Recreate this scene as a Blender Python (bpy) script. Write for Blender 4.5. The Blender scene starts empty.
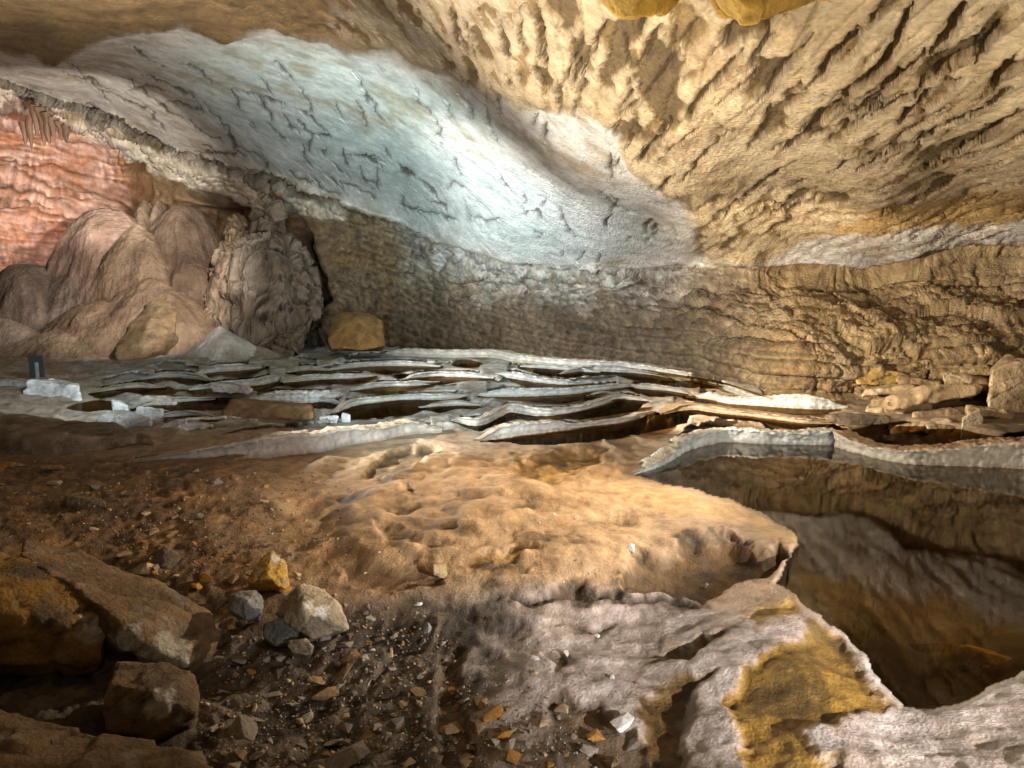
import bpy, bmesh, math, random
import numpy as np
from mathutils import Vector, Matrix
random.seed(7)
rng = np.random.RandomState(11)
S = bpy.context.scene
C = S.collection
F = 667.0
EYE = np.array([0.0, 0.0, 1.6])
PITCH = math.atan(84 / F)

# ------------------------------------------------------------------ camera
cam = bpy.data.cameras.new('camera')
cam.sensor_width = 36
cam.lens = 36 * F / 1024
cam.clip_start = 0.05
cam.clip_end = 500
co = bpy.data.objects.new('camera', cam)
C.objects.link(co)
co.location = EYE
co.rotation_euler = (math.pi / 2 - PITCH, 0, 0)
S.camera = co
FW = np.array([0, math.cos(PITCH), -math.sin(PITCH)])
UP = np.array([0, math.sin(PITCH), math.cos(PITCH)])


def ray(px, py):
    """directions through points of the picture plane, scaled so that y = 1"""
    px = np.asarray(px, float)
    py = np.asarray(py, float)
    a = (px - 512) / F
    b = (384 - py) / F
    d = np.stack([a, FW[1] + b * UP[1], FW[2] + b * UP[2]], -1)
    return d / d[..., 1:2]


def at_depth(px, py, dep):
    return EYE + ray(px, py) * np.asarray(dep, float)[..., None]


def at_z(px, py, z):
    r = ray(px, py)
    return EYE + r * ((np.asarray(z, float) - EYE[2]) / r[..., 2])[..., None]


# ------------------------------------------------------------------ noise
PERM = np.concatenate([np.random.RandomState(3).permutation(256)] * 3)
GR = np.random.RandomState(4).normal(size=(256, 3))
GR /= np.linalg.norm(GR, axis=1)[:, None]


def _h(i, j, k):
    return PERM[PERM[PERM[i & 255] + (j & 255)] + (k & 255)]


def perlin(p):
    i = np.floor(p).astype(int)
    f = p - i
    u = f * f * f * (f * (f * 6 - 15) + 10)
    out = 0
    for dx in (0, 1):
        wx = u[..., 0] if dx else 1 - u[..., 0]
        for dy in (0, 1):
            wy = u[..., 1] if dy else 1 - u[..., 1]
            for dz in (0, 1):
                wz = u[..., 2] if dz else 1 - u[..., 2]
                g = GR[_h(i[..., 0] + dx, i[..., 1] + dy, i[..., 2] + dz)]
                out = out + wx * wy * wz * (g[..., 0] * (f[..., 0] - dx) + g[..., 1] * (f[..., 1] - dy) + g[..., 2] * (f[..., 2] - dz))
    return out * 1.5


def fbm(p, oct=4, gain=0.5, lac=2.03):
    a, s, o = 1.0, 0, 0
    for _ in range(oct):
        o = o + a * perlin(p)
        s += a
        a *= gain
        p = p * lac + 17.3
    return o / s


def ridged(p, oct=3, gain=0.5):
    a, s, o = 1.0, 0, 0
    for _ in range(oct):
        o = o + a * (1 - np.abs(perlin(p)) * 2)
        s += a
        a *= gain
        p = p * 2.1 + 9.1
    return o / s


def cells(p, jit=0.9):
    """Worley: distance to nearest, second nearest, id of the cell"""
    i = np.floor(p).astype(int)
    f1 = np.full(p.shape[:-1], 9.0)
    f2 = f1.copy()
    cid = np.zeros(p.shape[:-1], int)
    for dx in (-1, 0, 1):
        for dy in (-1, 0, 1):
            for dz in (-1, 0, 1):
                h = _h(i[..., 0] + dx, i[..., 1] + dy, i[..., 2] + dz)
                q = np.stack([i[..., 0] + dx, i[..., 1] + dy, i[..., 2] + dz], -1) + 0.5 + GR[h] * 0.5 * jit
                d = np.linalg.norm(p - q, axis=-1)
                nr = d < f1
                f2 = np.where(nr, f1, np.minimum(f2, d))
                cid = np.where(nr, h, cid)
                f1 = np.where(nr, d, f1)
    return f1, f2, cid


RND = np.random.RandomState(5).rand(256)


def sm(a, b, x):
    t = np.clip((x - a) / (b - a), 0, 1)
    return t * t * (3 - 2 * t)


def rbf(ctrl, px, py):
    """thin plate spline through control points"""
    c = np.array(ctrl, float)
    P = c[:, :2] / 300
    n = len(c)

    def k(d2):
        return 0.5 * d2 * np.log(d2 + 1e-9)
    d2 = ((P[:, None] - P[None]) ** 2).sum(-1)
    A = np.zeros((n + 3, n + 3))
    A[:n, :n] = k(d2) + np.eye(n) * 0.002
    A[:n, n] = 1
    A[:n, n + 1:] = P
    A[n:, :n] = A[:n, n:].T
    w = np.linalg.solve(A, np.concatenate([c[:, 2], np.zeros(3)]))
    q = np.stack([px, py], -1) / 300
    out = w[n] + q[..., 0] * w[n + 1] + q[..., 1] * w[n + 2]
    for j in range(n):
        out = out + w[j] * k(((q - P[j]) ** 2).sum(-1))
    return out


def sdist(poly, px, py, pad=60):
    """signed distance (positive inside) to a polygon"""
    poly = np.array(poly, float)
    out = np.full(px.shape, -1e3)
    lo, hi = poly.min(0) - pad, poly.max(0) + pad
    m = (px > lo[0]) & (px < hi[0]) & (py > lo[1]) & (py < hi[1])
    x, y = px[m], py[m]
    d = np.full(x.shape, 1e9)
    ins = np.zeros(x.shape, bool)
    for a, b in zip(poly, np.roll(poly, -1, 0)):
        e = b - a
        t = np.clip(((x - a[0]) * e[0] + (y - a[1]) * e[1]) / (e @ e + 1e-9), 0, 1)
        d = np.minimum(d, (x - a[0] - t * e[0]) ** 2 + (y - a[1] - t * e[1]) ** 2)
        if abs(e[1]) > 1e-9:
            ins ^= ((a[1] > y) != (b[1] > y)) & (x < e[0] * (y - a[1]) / e[1] + a[0])
    out[m] = np.where(ins, 1, -1) * np.sqrt(d)
    return out


def oval(cx, cy, rx, ry, n=18, wob=0.15, seed=0):
    r = np.random.RandomState(seed + int(cx * 7 + cy * 13) % 9999)
    ph = r.rand(3) * 6.28
    o = []
    for i in range(n):
        a = i / n * 2 * math.pi
        k = 1 + wob * (math.sin(2 * a + ph[0]) * 0.6 + math.sin(3 * a + ph[1]) * 0.5 + math.sin(5 * a + ph[2]) * 0.3)
        o.append((cx + rx * k * math.cos(a), cy + ry * k * math.sin(a)))
    return o


def spline(pts, step):
    """Catmull-Rom through rows of numbers, sampled about every `step` of the first two"""
    p = np.array(pts, float)
    p = np.vstack([2 * p[0] - p[1], p, 2 * p[-1] - p[-2]])
    out = []
    for i in range(1, len(p) - 2):
        n = max(2, int(np.linalg.norm(p[i + 1, :2] - p[i, :2]) / step))
        for t in np.linspace(0, 1, n, endpoint=False):
            a, b, c, d = p[i - 1:i + 3]
            out.append(0.5 * (2 * b + (c - a) * t + (2 * a - 5 * b + 4 * c - d) * t * t + (3 * b - a - 3 * c + d) * t ** 3))
    out.append(p[-2])
    return np.array(out)


# ------------------------------------------------------------------ materials
def nodes(name):
    m = bpy.data.materials.new(name)
    m.use_nodes = True
    nt = m.node_tree
    nt.nodes.clear()
    return m, nt


def rock_mat(name, tint=None, attr=True, rough=0.8, bump=0.5, scale=18.0, var=0.35, wet=False, fine=0.02, spec=0.3, pt=0):
    """mineral surface: colour attribute (or tint) times mottling, two scales of bump"""
    m, nt = nodes(name)
    N, L = nt.nodes, nt.links
    out = N.new('ShaderNodeOutputMaterial')
    b = N.new('ShaderNodeBsdfPrincipled')
    L.new(b.outputs[0], out.inputs[0])
    b.inputs['Specular IOR Level'].default_value = spec
    tc = N.new('ShaderNodeTexCoord')
    if attr:
        at = N.new('ShaderNodeAttribute')
        at.attribute_name = 'rock_colour'
        col = at.outputs['Color']
        vec = N.new('ShaderNodeNewGeometry').outputs['Position']
    else:
        rgb = N.new('ShaderNodeRGB')
        rgb.outputs[0].default_value = (*tint, 1)
        col = rgb.outputs[0]
        oi = N.new('ShaderNodeObjectInfo')
        ad = N.new('ShaderNodeVectorMath')
        ad.operation = 'ADD'
        L.new(tc.outputs['Object'], ad.inputs[0])
        mu = N.new('ShaderNodeMath')
        mu.operation = 'MULTIPLY'
        mu.inputs[1].default_value = 50
        L.new(oi.outputs['Random'], mu.inputs[0])
        L.new(mu.outputs[0], ad.inputs[1])
        vec = ad.outputs[0]
    n1 = N.new('ShaderNodeTexNoise')
    n1.inputs['Scale'].default_value = scale * 0.35
    n1.inputs['Detail'].default_value = 9
    n1.inputs['Roughness'].default_value = 0.68
    L.new(vec, n1.inputs['Vector'])
    r1 = N.new('ShaderNodeMapRange')
    r1.inputs['From Min'].default_value = 0.3
    r1.inputs['From Max'].default_value = 0.7
    r1.inputs['To Min'].default_value = 1 - var
    r1.inputs['To Max'].default_value = 1 + var * 0.75
    L.new(n1.outputs['Fac'], r1.inputs['Value'])
    mx = N.new('ShaderNodeVectorMath')
    mx.operation = 'SCALE'
    L.new(col, mx.inputs[0])
    L.new(r1.outputs[0], mx.inputs['Scale'])
    if pt:  # creases darkened and edges paled in the base colour, for local contrast
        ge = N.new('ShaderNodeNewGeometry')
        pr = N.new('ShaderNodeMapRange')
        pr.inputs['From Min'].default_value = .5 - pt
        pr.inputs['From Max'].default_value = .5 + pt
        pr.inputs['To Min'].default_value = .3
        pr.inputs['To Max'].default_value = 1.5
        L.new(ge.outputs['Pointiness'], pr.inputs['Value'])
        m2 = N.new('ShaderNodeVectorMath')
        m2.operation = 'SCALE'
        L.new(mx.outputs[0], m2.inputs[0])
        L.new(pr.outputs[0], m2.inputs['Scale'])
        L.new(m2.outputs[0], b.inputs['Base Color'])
    else:
        L.new(mx.outputs[0], b.inputs['Base Color'])
    n2 = N.new('ShaderNodeTexNoise')
    n2.inputs['Scale'].default_value = scale
    n2.inputs['Detail'].default_value = 8
    n2.inputs['Roughness'].default_value = 0.7
    L.new(vec, n2.inputs['Vector'])
    n3 = N.new('ShaderNodeTexVoronoi')
    n3.inputs['Scale'].default_value = scale * 3.2
    L.new(vec, n3.inputs['Vector'])
    mm = N.new('ShaderNodeMath')
    mm.operation = 'MULTIPLY_ADD'
    mm.inputs[1].default_value = 0.25
    L.new(n3.outputs['Distance'], mm.inputs[0])
    L.new(n2.outputs['Fac'], mm.inputs[2])
    bp = N.new('ShaderNodeBump')
    bp.inputs['Strength'].default_value = bump
    bp.inputs['Distance'].default_value = fine
    L.new(mm.outputs[0], bp.inputs['Height'])
    L.new(bp.outputs[0], b.inputs['Normal'])
    if wet:
        wa = N.new('ShaderNodeAttribute')
        wa.attribute_name = 'wetness'
        rr = N.new('ShaderNodeMapRange')
        rr.inputs['To Min'].default_value = rough
        rr.inputs['To Max'].default_value = 0.32
        L.new(wa.outputs['Fac'], rr.inputs['Value'])
        L.new(rr.outputs[0], b.inputs['Roughness'])
    else:
        b.inputs['Roughness'].default_value = rough
    return m


def water_mat(name, ior, tint, refl=1.0):
    m, nt = nodes(name)
    N, L = nt.nodes, nt.links
    out = N.new('ShaderNodeOutputMaterial')
    fr = N.new('ShaderNodeFresnel')
    fr.inputs['IOR'].default_value = ior
    tr = N.new('ShaderNodeBsdfTransparent')
    tr.inputs[0].default_value = (*tint, 1)
    gl = N.new('ShaderNodeBsdfGlossy')
    gl.inputs['Roughness'].default_value = 0.035
    gl.inputs[0].default_value = (1, 0.94, 0.84, 1)
    mx = N.new('ShaderNodeMixShader')
    rf = N.new('ShaderNodeMath')
    rf.operation = 'MULTIPLY'
    rf.inputs[1].default_value = refl
    L.new(fr.outputs[0], rf.inputs[0])
    L.new(rf.outputs[0], mx.inputs[0])
    L.new(tr.outputs[0], mx.inputs[1])
    L.new(gl.outputs[0], mx.inputs[2])
    L.new(mx.outputs[0], out.inputs[0])
    return m


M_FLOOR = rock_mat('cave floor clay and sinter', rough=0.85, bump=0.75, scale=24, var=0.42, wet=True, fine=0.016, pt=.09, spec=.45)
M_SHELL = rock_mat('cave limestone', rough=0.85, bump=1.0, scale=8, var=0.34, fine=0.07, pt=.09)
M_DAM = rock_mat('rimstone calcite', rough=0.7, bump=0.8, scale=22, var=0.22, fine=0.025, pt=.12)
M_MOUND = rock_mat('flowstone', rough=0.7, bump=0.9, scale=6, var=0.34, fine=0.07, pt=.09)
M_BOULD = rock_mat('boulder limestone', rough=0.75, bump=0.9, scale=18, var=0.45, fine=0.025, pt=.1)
M_WATER = water_mat('clear pool water', 1.52, (0.50, 0.41, 0.29), .95)
M_POND = water_mat('small pool water', 1.2, (0.42, 0.3, 0.14), .12)
STONE = {k: rock_mat('stone ' + k, v, attr=False, rough=0.8, bump=0.5, scale=26, var=0.45, fine=0.01) for k, v in {
    'grey': (0.30, 0.26, 0.21), 'dark': (0.2, 0.165, 0.13), 'brown': (0.25, 0.16, 0.08), 'ochre': (0.36, 0.18, 0.04),
    'white': (0.72, 0.68, 0.62), 'blue': (0.26, 0.28, 0.28), 'buff': (0.42, 0.31, 0.18)}.items()}


# ------------------------------------------------------------------ object helpers
def finish(me, col=None, wet=None, smooth=True):
    if col is not None:
        a = me.color_attributes.new('rock_colour', 'FLOAT_COLOR', 'POINT')
        buf = np.ones((len(me.vertices), 4), np.float32)
        buf[:, :3] = np.clip(col, 0.005, 0.9)
        a.data.foreach_set('color', buf.ravel())
    if wet is not None:
        a = me.attributes.new('wetness', 'FLOAT', 'POINT')
        a.data.foreach_set('value', np.asarray(wet, np.float32))
    if smooth:
        me.polygons.foreach_set('use_smooth', np.ones(len(me.polygons), bool))
    me.update()


def mesh_np(name, V, Q, mat):
    me = bpy.data.meshes.new(name)
    me.from_pydata([], [], [])
    V = np.asarray(V, np.float32)
    Q = np.asarray(Q, np.int32)
    me.vertices.add(len(V))
    me.vertices.foreach_set('co', V.ravel())
    me.loops.add(Q.size)
    me.loops.foreach_set('vertex_index', Q.ravel())
    me.polygons.add(len(Q))
    me.polygons.foreach_set('loop_start', np.arange(0, Q.size, Q.shape[1], dtype=np.int32))
    me.polygons.foreach_set('loop_total', np.full(len(Q), Q.shape[1], np.int32))
    me.update(calc_edges=True)
    me.validate()
    me.materials.append(mat)
    return me


def link(name, me, parent=None):
    o = bpy.data.objects.new(name, me)
    C.objects.link(o)
    if parent:
        o.parent = parent
    return o


def tag(o, label, cat, group=None):
    o['label'] = label
    o['category'] = cat
    if group:
        o['group'] = group
    return o


def structure(o):
    o['kind'] = 'structure'
    return o


def quads(nr, nc):
    i = np.arange(nr * nc).reshape(nr, nc)
    return np.stack([i[:-1, :-1], i[:-1, 1:], i[1:, 1:], i[1:, :-1]], -1)


def normals(P):
    du = np.gradient(P, axis=1)
    dv = np.gradient(P, axis=0)
    n = np.cross(du, dv)
    n /= np.linalg.norm(n, axis=-1)[..., None] + 1e-12
    s = np.sign(((EYE - P) * n).sum(-1))[..., None]
    return n * s


def mix(a, b, t):
    t = np.asarray(t)
    if t.ndim:
        t = t[..., None]
    return np.asarray(a) * (1 - t) + np.asarray(b) * t


# ------------------------------------------------------------------ cave floor
gx = np.concatenate([np.arange(-500, -40, 9.0), np.arange(-40, 1066, 1.9), np.arange(1066, 1540, 9.0)])
gy = np.concatenate([np.arange(337, 352, 0.7), np.arange(352, 480, 0.9), np.arange(480, 800, 1.7), np.arange(800, 1150, 9.0)])
GX, GY = np.meshgrid(gx, gy)

ZC = [(1024, 700, .10), (1010, 768, .16), (900, 722, .05), (850, 700, .09), (800, 650, .09), (765, 588, .09), (790, 540, .09), (700, 505, .13),
      (640, 484, .08), (560, 520, .20), (470, 500, .26), (360, 515, .22), (300, 600, .08), (400, 650, .02), (420, 768, .0), (250, 700, -.06),
      (600, 700, .08), (680, 600, .06), (600, 615, .09), (500, 600, .12), (100, 560, .1), (50, 768, .0), (200, 490, .22), (50, 480, .22),
      (300, 462, .16), (0, 425, .3), (500, 447, .16), (650, 445, .06), (600, 405, .16), (400, 405, .2), (200, 405, .26), (100, 405, .28),
      (400, 350, .42), (600, 366, .34), (800, 392, .22), (900, 422, .1), (1060, 435, .08), (1000, 405, .2), (200, 362, .42), (0, 358, .42),
      (0, 1100, .0), (512, 1100, .08), (1024, 1100, .2), (1400, 700, .1), (1400, 430, .1), (-300, 420, .3), (-300, 700, .1),
      (760, 470, .0), (900, 520, .0), (1024, 560, .0), (950, 640, .0), (1300, 560, .0), (860, 600, .0)]


def zbase(px, py):
    return rbf(ZC, np.asarray(px, float), np.asarray(py, float))


def gdepth(px, py):
    z = zbase(px, py)
    r = ray(px, py)
    return (z - 1.6) / r[..., 2]


MAIN = [(624, 474), (645, 468), (670, 460), (682, 449), (700, 442), (724, 437), (766, 439), (834, 440), (857, 449), (898, 457), (931, 460), (985, 462), (1024, 464),
        (1250, 478), (1500, 520), (1500, 720), (1200, 640), (1060, 658), (1024, 672), (985, 690), (960, 703), (925, 709), (900, 708), (886, 690), (868, 655),
        (840, 630), (800, 601), (776, 583), (785, 566), (799, 546), (788, 529), (760, 512), (700, 491), (650, 479)]
POOLS = [
    # small pools between the rimstone dams
    [(500, 438), (555, 433), (620, 425), (660, 411), (690, 412), (688, 424), (640, 433), (620, 438), (560, 444), (520, 444)],
    [(479, 425), (500, 413), (512, 409), (540, 414), (572, 413), (600, 407), (620, 400), (650, 402), (640, 410), (600, 416), (579, 419), (556, 416), (519, 418), (492, 425)],
    [(338, 411), (360, 402), (386, 400), (420, 399), (432, 404), (410, 414), (385, 418), (350, 419), (330, 416)],
    [(845, 432), (872, 424), (905, 420), (960, 425), (1010, 434), (1080, 436), (1060, 442), (985, 443), (944, 446), (902, 448), (872, 442)],
    oval(466, 363, 14, 4), oval(419, 376, 22, 2.8), oval(330, 380, 15, 4), oval(147, 389, 27, 5), oval(219, 403, 34, 7), oval(97, 406, 27, 6), oval(699, 384, 30, 4)]
# ------------------------------------------------------------------ the rimstone dams: lip line, foot line, look
DAMS = []


def D(*a, **k):
    DAMS.append((a, k))


def dam_rows(top, bot, step=1.6):
    t = np.array(top, float)
    rows = np.column_stack([t, np.interp(t[:, 0], *np.array(bot, float).T)]) if not np.isscalar(bot) else np.column_stack([t, t[:, 1] + bot])
    far_ = rows[:, 1].mean() < 426
    if far_:
        rows[:, 2] = rows[:, 1] + .84 * (rows[:, 2] - rows[:, 1])
    return spline(rows, step)


D([(622, 476), (645, 466), (668, 456), (678, 446), (690, 437), (724, 429), (766, 431), (799, 432), (835, 430)],
    [(622, 479), (645, 473), (668, 465), (680, 456), (700, 447), (724, 443), (766, 445), (835, 446)],
    'bluish white rimstone wall curving round the back of the large pool', (.6, .62, .6), cap=(.5, .42, .3), z0=-.02, width=.16, taper=(1, 0), crink=1.3)
D([(833, 431), (842, 436), (869, 445), (902, 450), (944, 448), (981, 444), (1024, 440), (1100, 440), (1250, 452)],
    [(833, 447), (857, 455), (898, 464), (931, 466), (985, 468), (1024, 470), (1250, 490)],
    'thick cream rimstone wall with orange lip along the right end of the large pool', (.6, .53, .43), cap=(.42, .24, .1), z0=-.02, width=.24, taper=(0, 0), crink=1.3)
D([(686, 391), (708, 391), (728, 397), (766, 396), (799, 395), (848, 398)], [(686, 398), (708, 399), (732, 406), (786, 409), (848, 411)],
    'straight grey rimstone dam before the right wall behind the large pool', (.52, .5, .46))
D([(386, 348), (446, 350), (492, 350), (512, 354), (559, 359), (620, 362), (641, 365), (674, 370), (708, 376), (737, 386), (755, 392)], 6.5,
    'long thin white rimstone rim following the foot of the cave wall', (.6, .6, .56), width=.3, pool=3)
D([(478, 437), (492, 428), (519, 423), (556, 421), (579, 424), (620, 418), (640, 413), (654, 407)], [(478, 441), (499, 437), (556, 431), (620, 425), (654, 412)],
    'pale wavy rimstone dam nearest the sandy plateau in the middle', (.52, .5, .46))
D([(446, 416), (462, 415), (479, 418), (499, 409), (512, 404), (539, 408), (572, 407), (599, 400), (621, 394), (654, 398)], [(446, 420), (479, 425), (512, 411), (539, 416), (572, 414), (599, 407), (621, 400), (654, 404)],
    'S curved pale rimstone dam second back from the sandy plateau', (.52, .51, .48))
D([(122, 458), (156, 452), (194, 447), (237, 441), (269, 436), (313, 433), (346, 429), (380, 427), (409, 421), (442, 417)], [(122, 463), (156, 460), (194, 458), (237, 457), (269, 457), (313, 453), (346, 446), (380, 440), (409, 434), (442, 431)],
    'long smooth grey rimstone wall left of the sandy plateau', (.40, .35, .30), taper=(2.0, .8), crink=.35, width=.2, pool=0)
D([(333, 409), (353, 400), (386, 396), (419, 394), (446, 393), (470, 390)], 6, 'pale rim curving round a dark pool at centre left', (.52, .54, .52))
D([(474, 389), (512, 388), (566, 388), (600, 385), (630, 381)], [(474, 396), (512, 397), (566, 395), (630, 387)], 'broad pale rim facing a dark pool in the middle of the terraces', (.5, .52, .52))
D([(494, 369), (515, 372), (540, 377), (566, 380), (590, 379)], 6, 'short blue grey rim high in the middle terraces', (.46, .48, .48))
D([(243, 392), (262, 391), (290, 391), (318, 391), (345, 388)], [(243, 403), (290, 405), (318, 404), (345, 396)], 'fluted pale blue drapery wall of a terrace at left', (.56, .6, .59), crink=1.8)
D([(189, 384), (210, 382), (231, 381), (255, 379), (274, 375), (283, 372)], 7, 'pale blue rim with dark hollow beneath at left of terraces', (.54, .58, .58))
D([(196, 368), (218, 365), (240, 364), (262, 362)], 7, 'pale rim just in front of the white cone', (.52, .53, .51))
D([(283, 378), (310, 375), (345, 374), (375, 371)], 5, 'faint whitish rim below the golden block', (.56, .57, .55))
D([(330, 366), (366, 362), (400, 361), (440, 363)], 4.5, 'whitish rim beneath the golden block, farther right', (.54, .55, .53))
D([(400, 376), (430, 372), (462, 372), (494, 374)], 5, 'thin pale rim crossing the upper centre terraces', (.5, .51, .5))
D([(350, 386), (380, 382), (410, 381), (440, 378)], 5, 'small pale rim in the centre left terraces', (.52, .54, .53))
D([(560, 371), (590, 366), (620, 367), (650, 372), (672, 377)], 4.5, 'blue grey rim low under the middle wall', (.44, .45, .44))
D([(620, 381), (650, 384), (676, 388), (694, 393)], 5, 'greyish rim left of the straight dam', (.44, .43, .4))
D([(88, 389), (110, 386), (135, 383), (165, 383)], 5, 'buff rim before the flowstone mound', (.42, .38, .32))
D([(128, 405), (150, 400), (180, 397), (215, 395)], 5, 'uneven pale rim behind the broken white blocks', (.48, .48, .45))
D([(660, 410), (690, 404), (720, 408), (760, 413), (800, 418), (840, 419)], 5, 'brown rounded rim between the large pool wall and the straight dam', (.36, .27, .18), width=.2)


D([(285, 399), (305, 396), (325, 397), (342, 401)], 6, 'short pale rim in front of the fluted drapery wall', (.46, .48, .47))
D([(140, 376), (165, 372), (190, 373), (212, 377)], 5, 'pale rim at far left of the terraces before the brown boulder', (.44, .44, .41))
D([(286, 369), (306, 366), (330, 367)], 4, 'tiny whitish rim right of the white cone', (.5, .51, .49))
D([(420, 404), (440, 401), (462, 400), (484, 402)], 5, 'grey rim left of the S curved dam', (.44, .45, .43))
D([(585, 394), (606, 391), (628, 392)], 4, 'little grey rim tucked behind the S curved dam', (.44, .44, .42))
D([(520, 363), (545, 364), (575, 367), (600, 369)], 4, 'fine bluish rim close under the middle of the wall', (.44, .46, .46))
D([(150, 414), (172, 411), (195, 411), (218, 414)], 5, 'pale crusted rim left of the wide brown clay slab', (.44, .45, .43))

for a_, k_ in DAMS:
    L_ = k_.pop('pool', 8.5)
    if L_ and k_.get('z0') is None:
        p = dam_rows(a_[0], a_[1])
        p = p[np.argsort(p[:, 0])]
        t_ = np.linspace(.03, .97, 22)
        x_ = p[0, 0] + t_ * (p[-1, 0] - p[0, 0])
        y_ = np.interp(x_, p[:, 0], p[:, 2])
        low_ = y_ + L_ * np.sin(np.pi * t_) ** .5 * (.75 + .25 * np.sin(t_ * 9 + a_[0][0][0]))
        POOLS.append(list(zip(x_, y_ - .8)) + list(zip(x_[::-1], low_[::-1])))
OCHRE_DEEP = (.34, .17, .012)
# hollows in the sinter: outline, depth in metres, softness, ochre clay colour with shade painted in, how much of it
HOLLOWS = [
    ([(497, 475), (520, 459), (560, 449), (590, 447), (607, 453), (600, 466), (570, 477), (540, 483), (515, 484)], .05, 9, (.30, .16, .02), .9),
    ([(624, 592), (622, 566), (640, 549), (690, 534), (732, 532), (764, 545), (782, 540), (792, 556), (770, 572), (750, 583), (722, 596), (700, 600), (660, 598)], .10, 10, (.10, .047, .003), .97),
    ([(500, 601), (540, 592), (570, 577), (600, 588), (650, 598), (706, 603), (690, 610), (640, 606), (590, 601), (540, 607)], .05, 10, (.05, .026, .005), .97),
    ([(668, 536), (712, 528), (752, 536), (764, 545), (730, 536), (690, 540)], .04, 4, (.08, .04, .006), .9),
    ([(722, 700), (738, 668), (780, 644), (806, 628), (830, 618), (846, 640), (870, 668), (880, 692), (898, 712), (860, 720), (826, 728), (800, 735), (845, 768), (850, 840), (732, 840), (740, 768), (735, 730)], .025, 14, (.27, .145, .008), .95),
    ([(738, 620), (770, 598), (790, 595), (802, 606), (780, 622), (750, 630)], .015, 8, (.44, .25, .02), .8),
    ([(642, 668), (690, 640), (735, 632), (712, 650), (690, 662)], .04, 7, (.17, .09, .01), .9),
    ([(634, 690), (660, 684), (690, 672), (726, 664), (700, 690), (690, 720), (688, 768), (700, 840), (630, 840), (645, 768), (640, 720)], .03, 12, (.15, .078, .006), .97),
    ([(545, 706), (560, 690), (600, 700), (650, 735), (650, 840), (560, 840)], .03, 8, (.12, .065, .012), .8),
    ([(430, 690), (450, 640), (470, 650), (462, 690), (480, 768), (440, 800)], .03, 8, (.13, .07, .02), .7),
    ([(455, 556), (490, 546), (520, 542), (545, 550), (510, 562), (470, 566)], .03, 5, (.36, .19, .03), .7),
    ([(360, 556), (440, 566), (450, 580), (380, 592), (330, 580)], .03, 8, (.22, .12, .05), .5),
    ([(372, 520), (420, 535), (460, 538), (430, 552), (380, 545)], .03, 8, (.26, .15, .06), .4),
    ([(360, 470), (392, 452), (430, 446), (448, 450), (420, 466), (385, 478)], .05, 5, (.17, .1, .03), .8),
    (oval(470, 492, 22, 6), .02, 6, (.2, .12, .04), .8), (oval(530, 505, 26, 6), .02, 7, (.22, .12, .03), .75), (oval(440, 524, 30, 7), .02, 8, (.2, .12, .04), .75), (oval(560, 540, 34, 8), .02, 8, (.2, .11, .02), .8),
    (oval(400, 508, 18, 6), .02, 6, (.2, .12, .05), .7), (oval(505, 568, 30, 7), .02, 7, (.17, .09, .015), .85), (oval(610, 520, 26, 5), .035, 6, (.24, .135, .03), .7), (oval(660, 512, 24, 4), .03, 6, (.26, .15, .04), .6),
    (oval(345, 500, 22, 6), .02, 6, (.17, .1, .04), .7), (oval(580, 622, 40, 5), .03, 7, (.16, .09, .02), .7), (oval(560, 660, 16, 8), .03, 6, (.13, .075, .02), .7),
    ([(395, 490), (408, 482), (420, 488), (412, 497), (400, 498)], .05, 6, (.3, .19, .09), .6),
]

Z = zbase(GX, GY)
wob = np.stack([fbm(np.stack([GX / 34, GY / 22, GX * 0 + 3], -1), 3), fbm(np.stack([GX / 34, GY / 22, GX * 0 + 8], -1), 3)], -1)
sd_main = sdist(MAIN, GX + wob[..., 0] * 8, GY + wob[..., 1] * 6)
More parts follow.
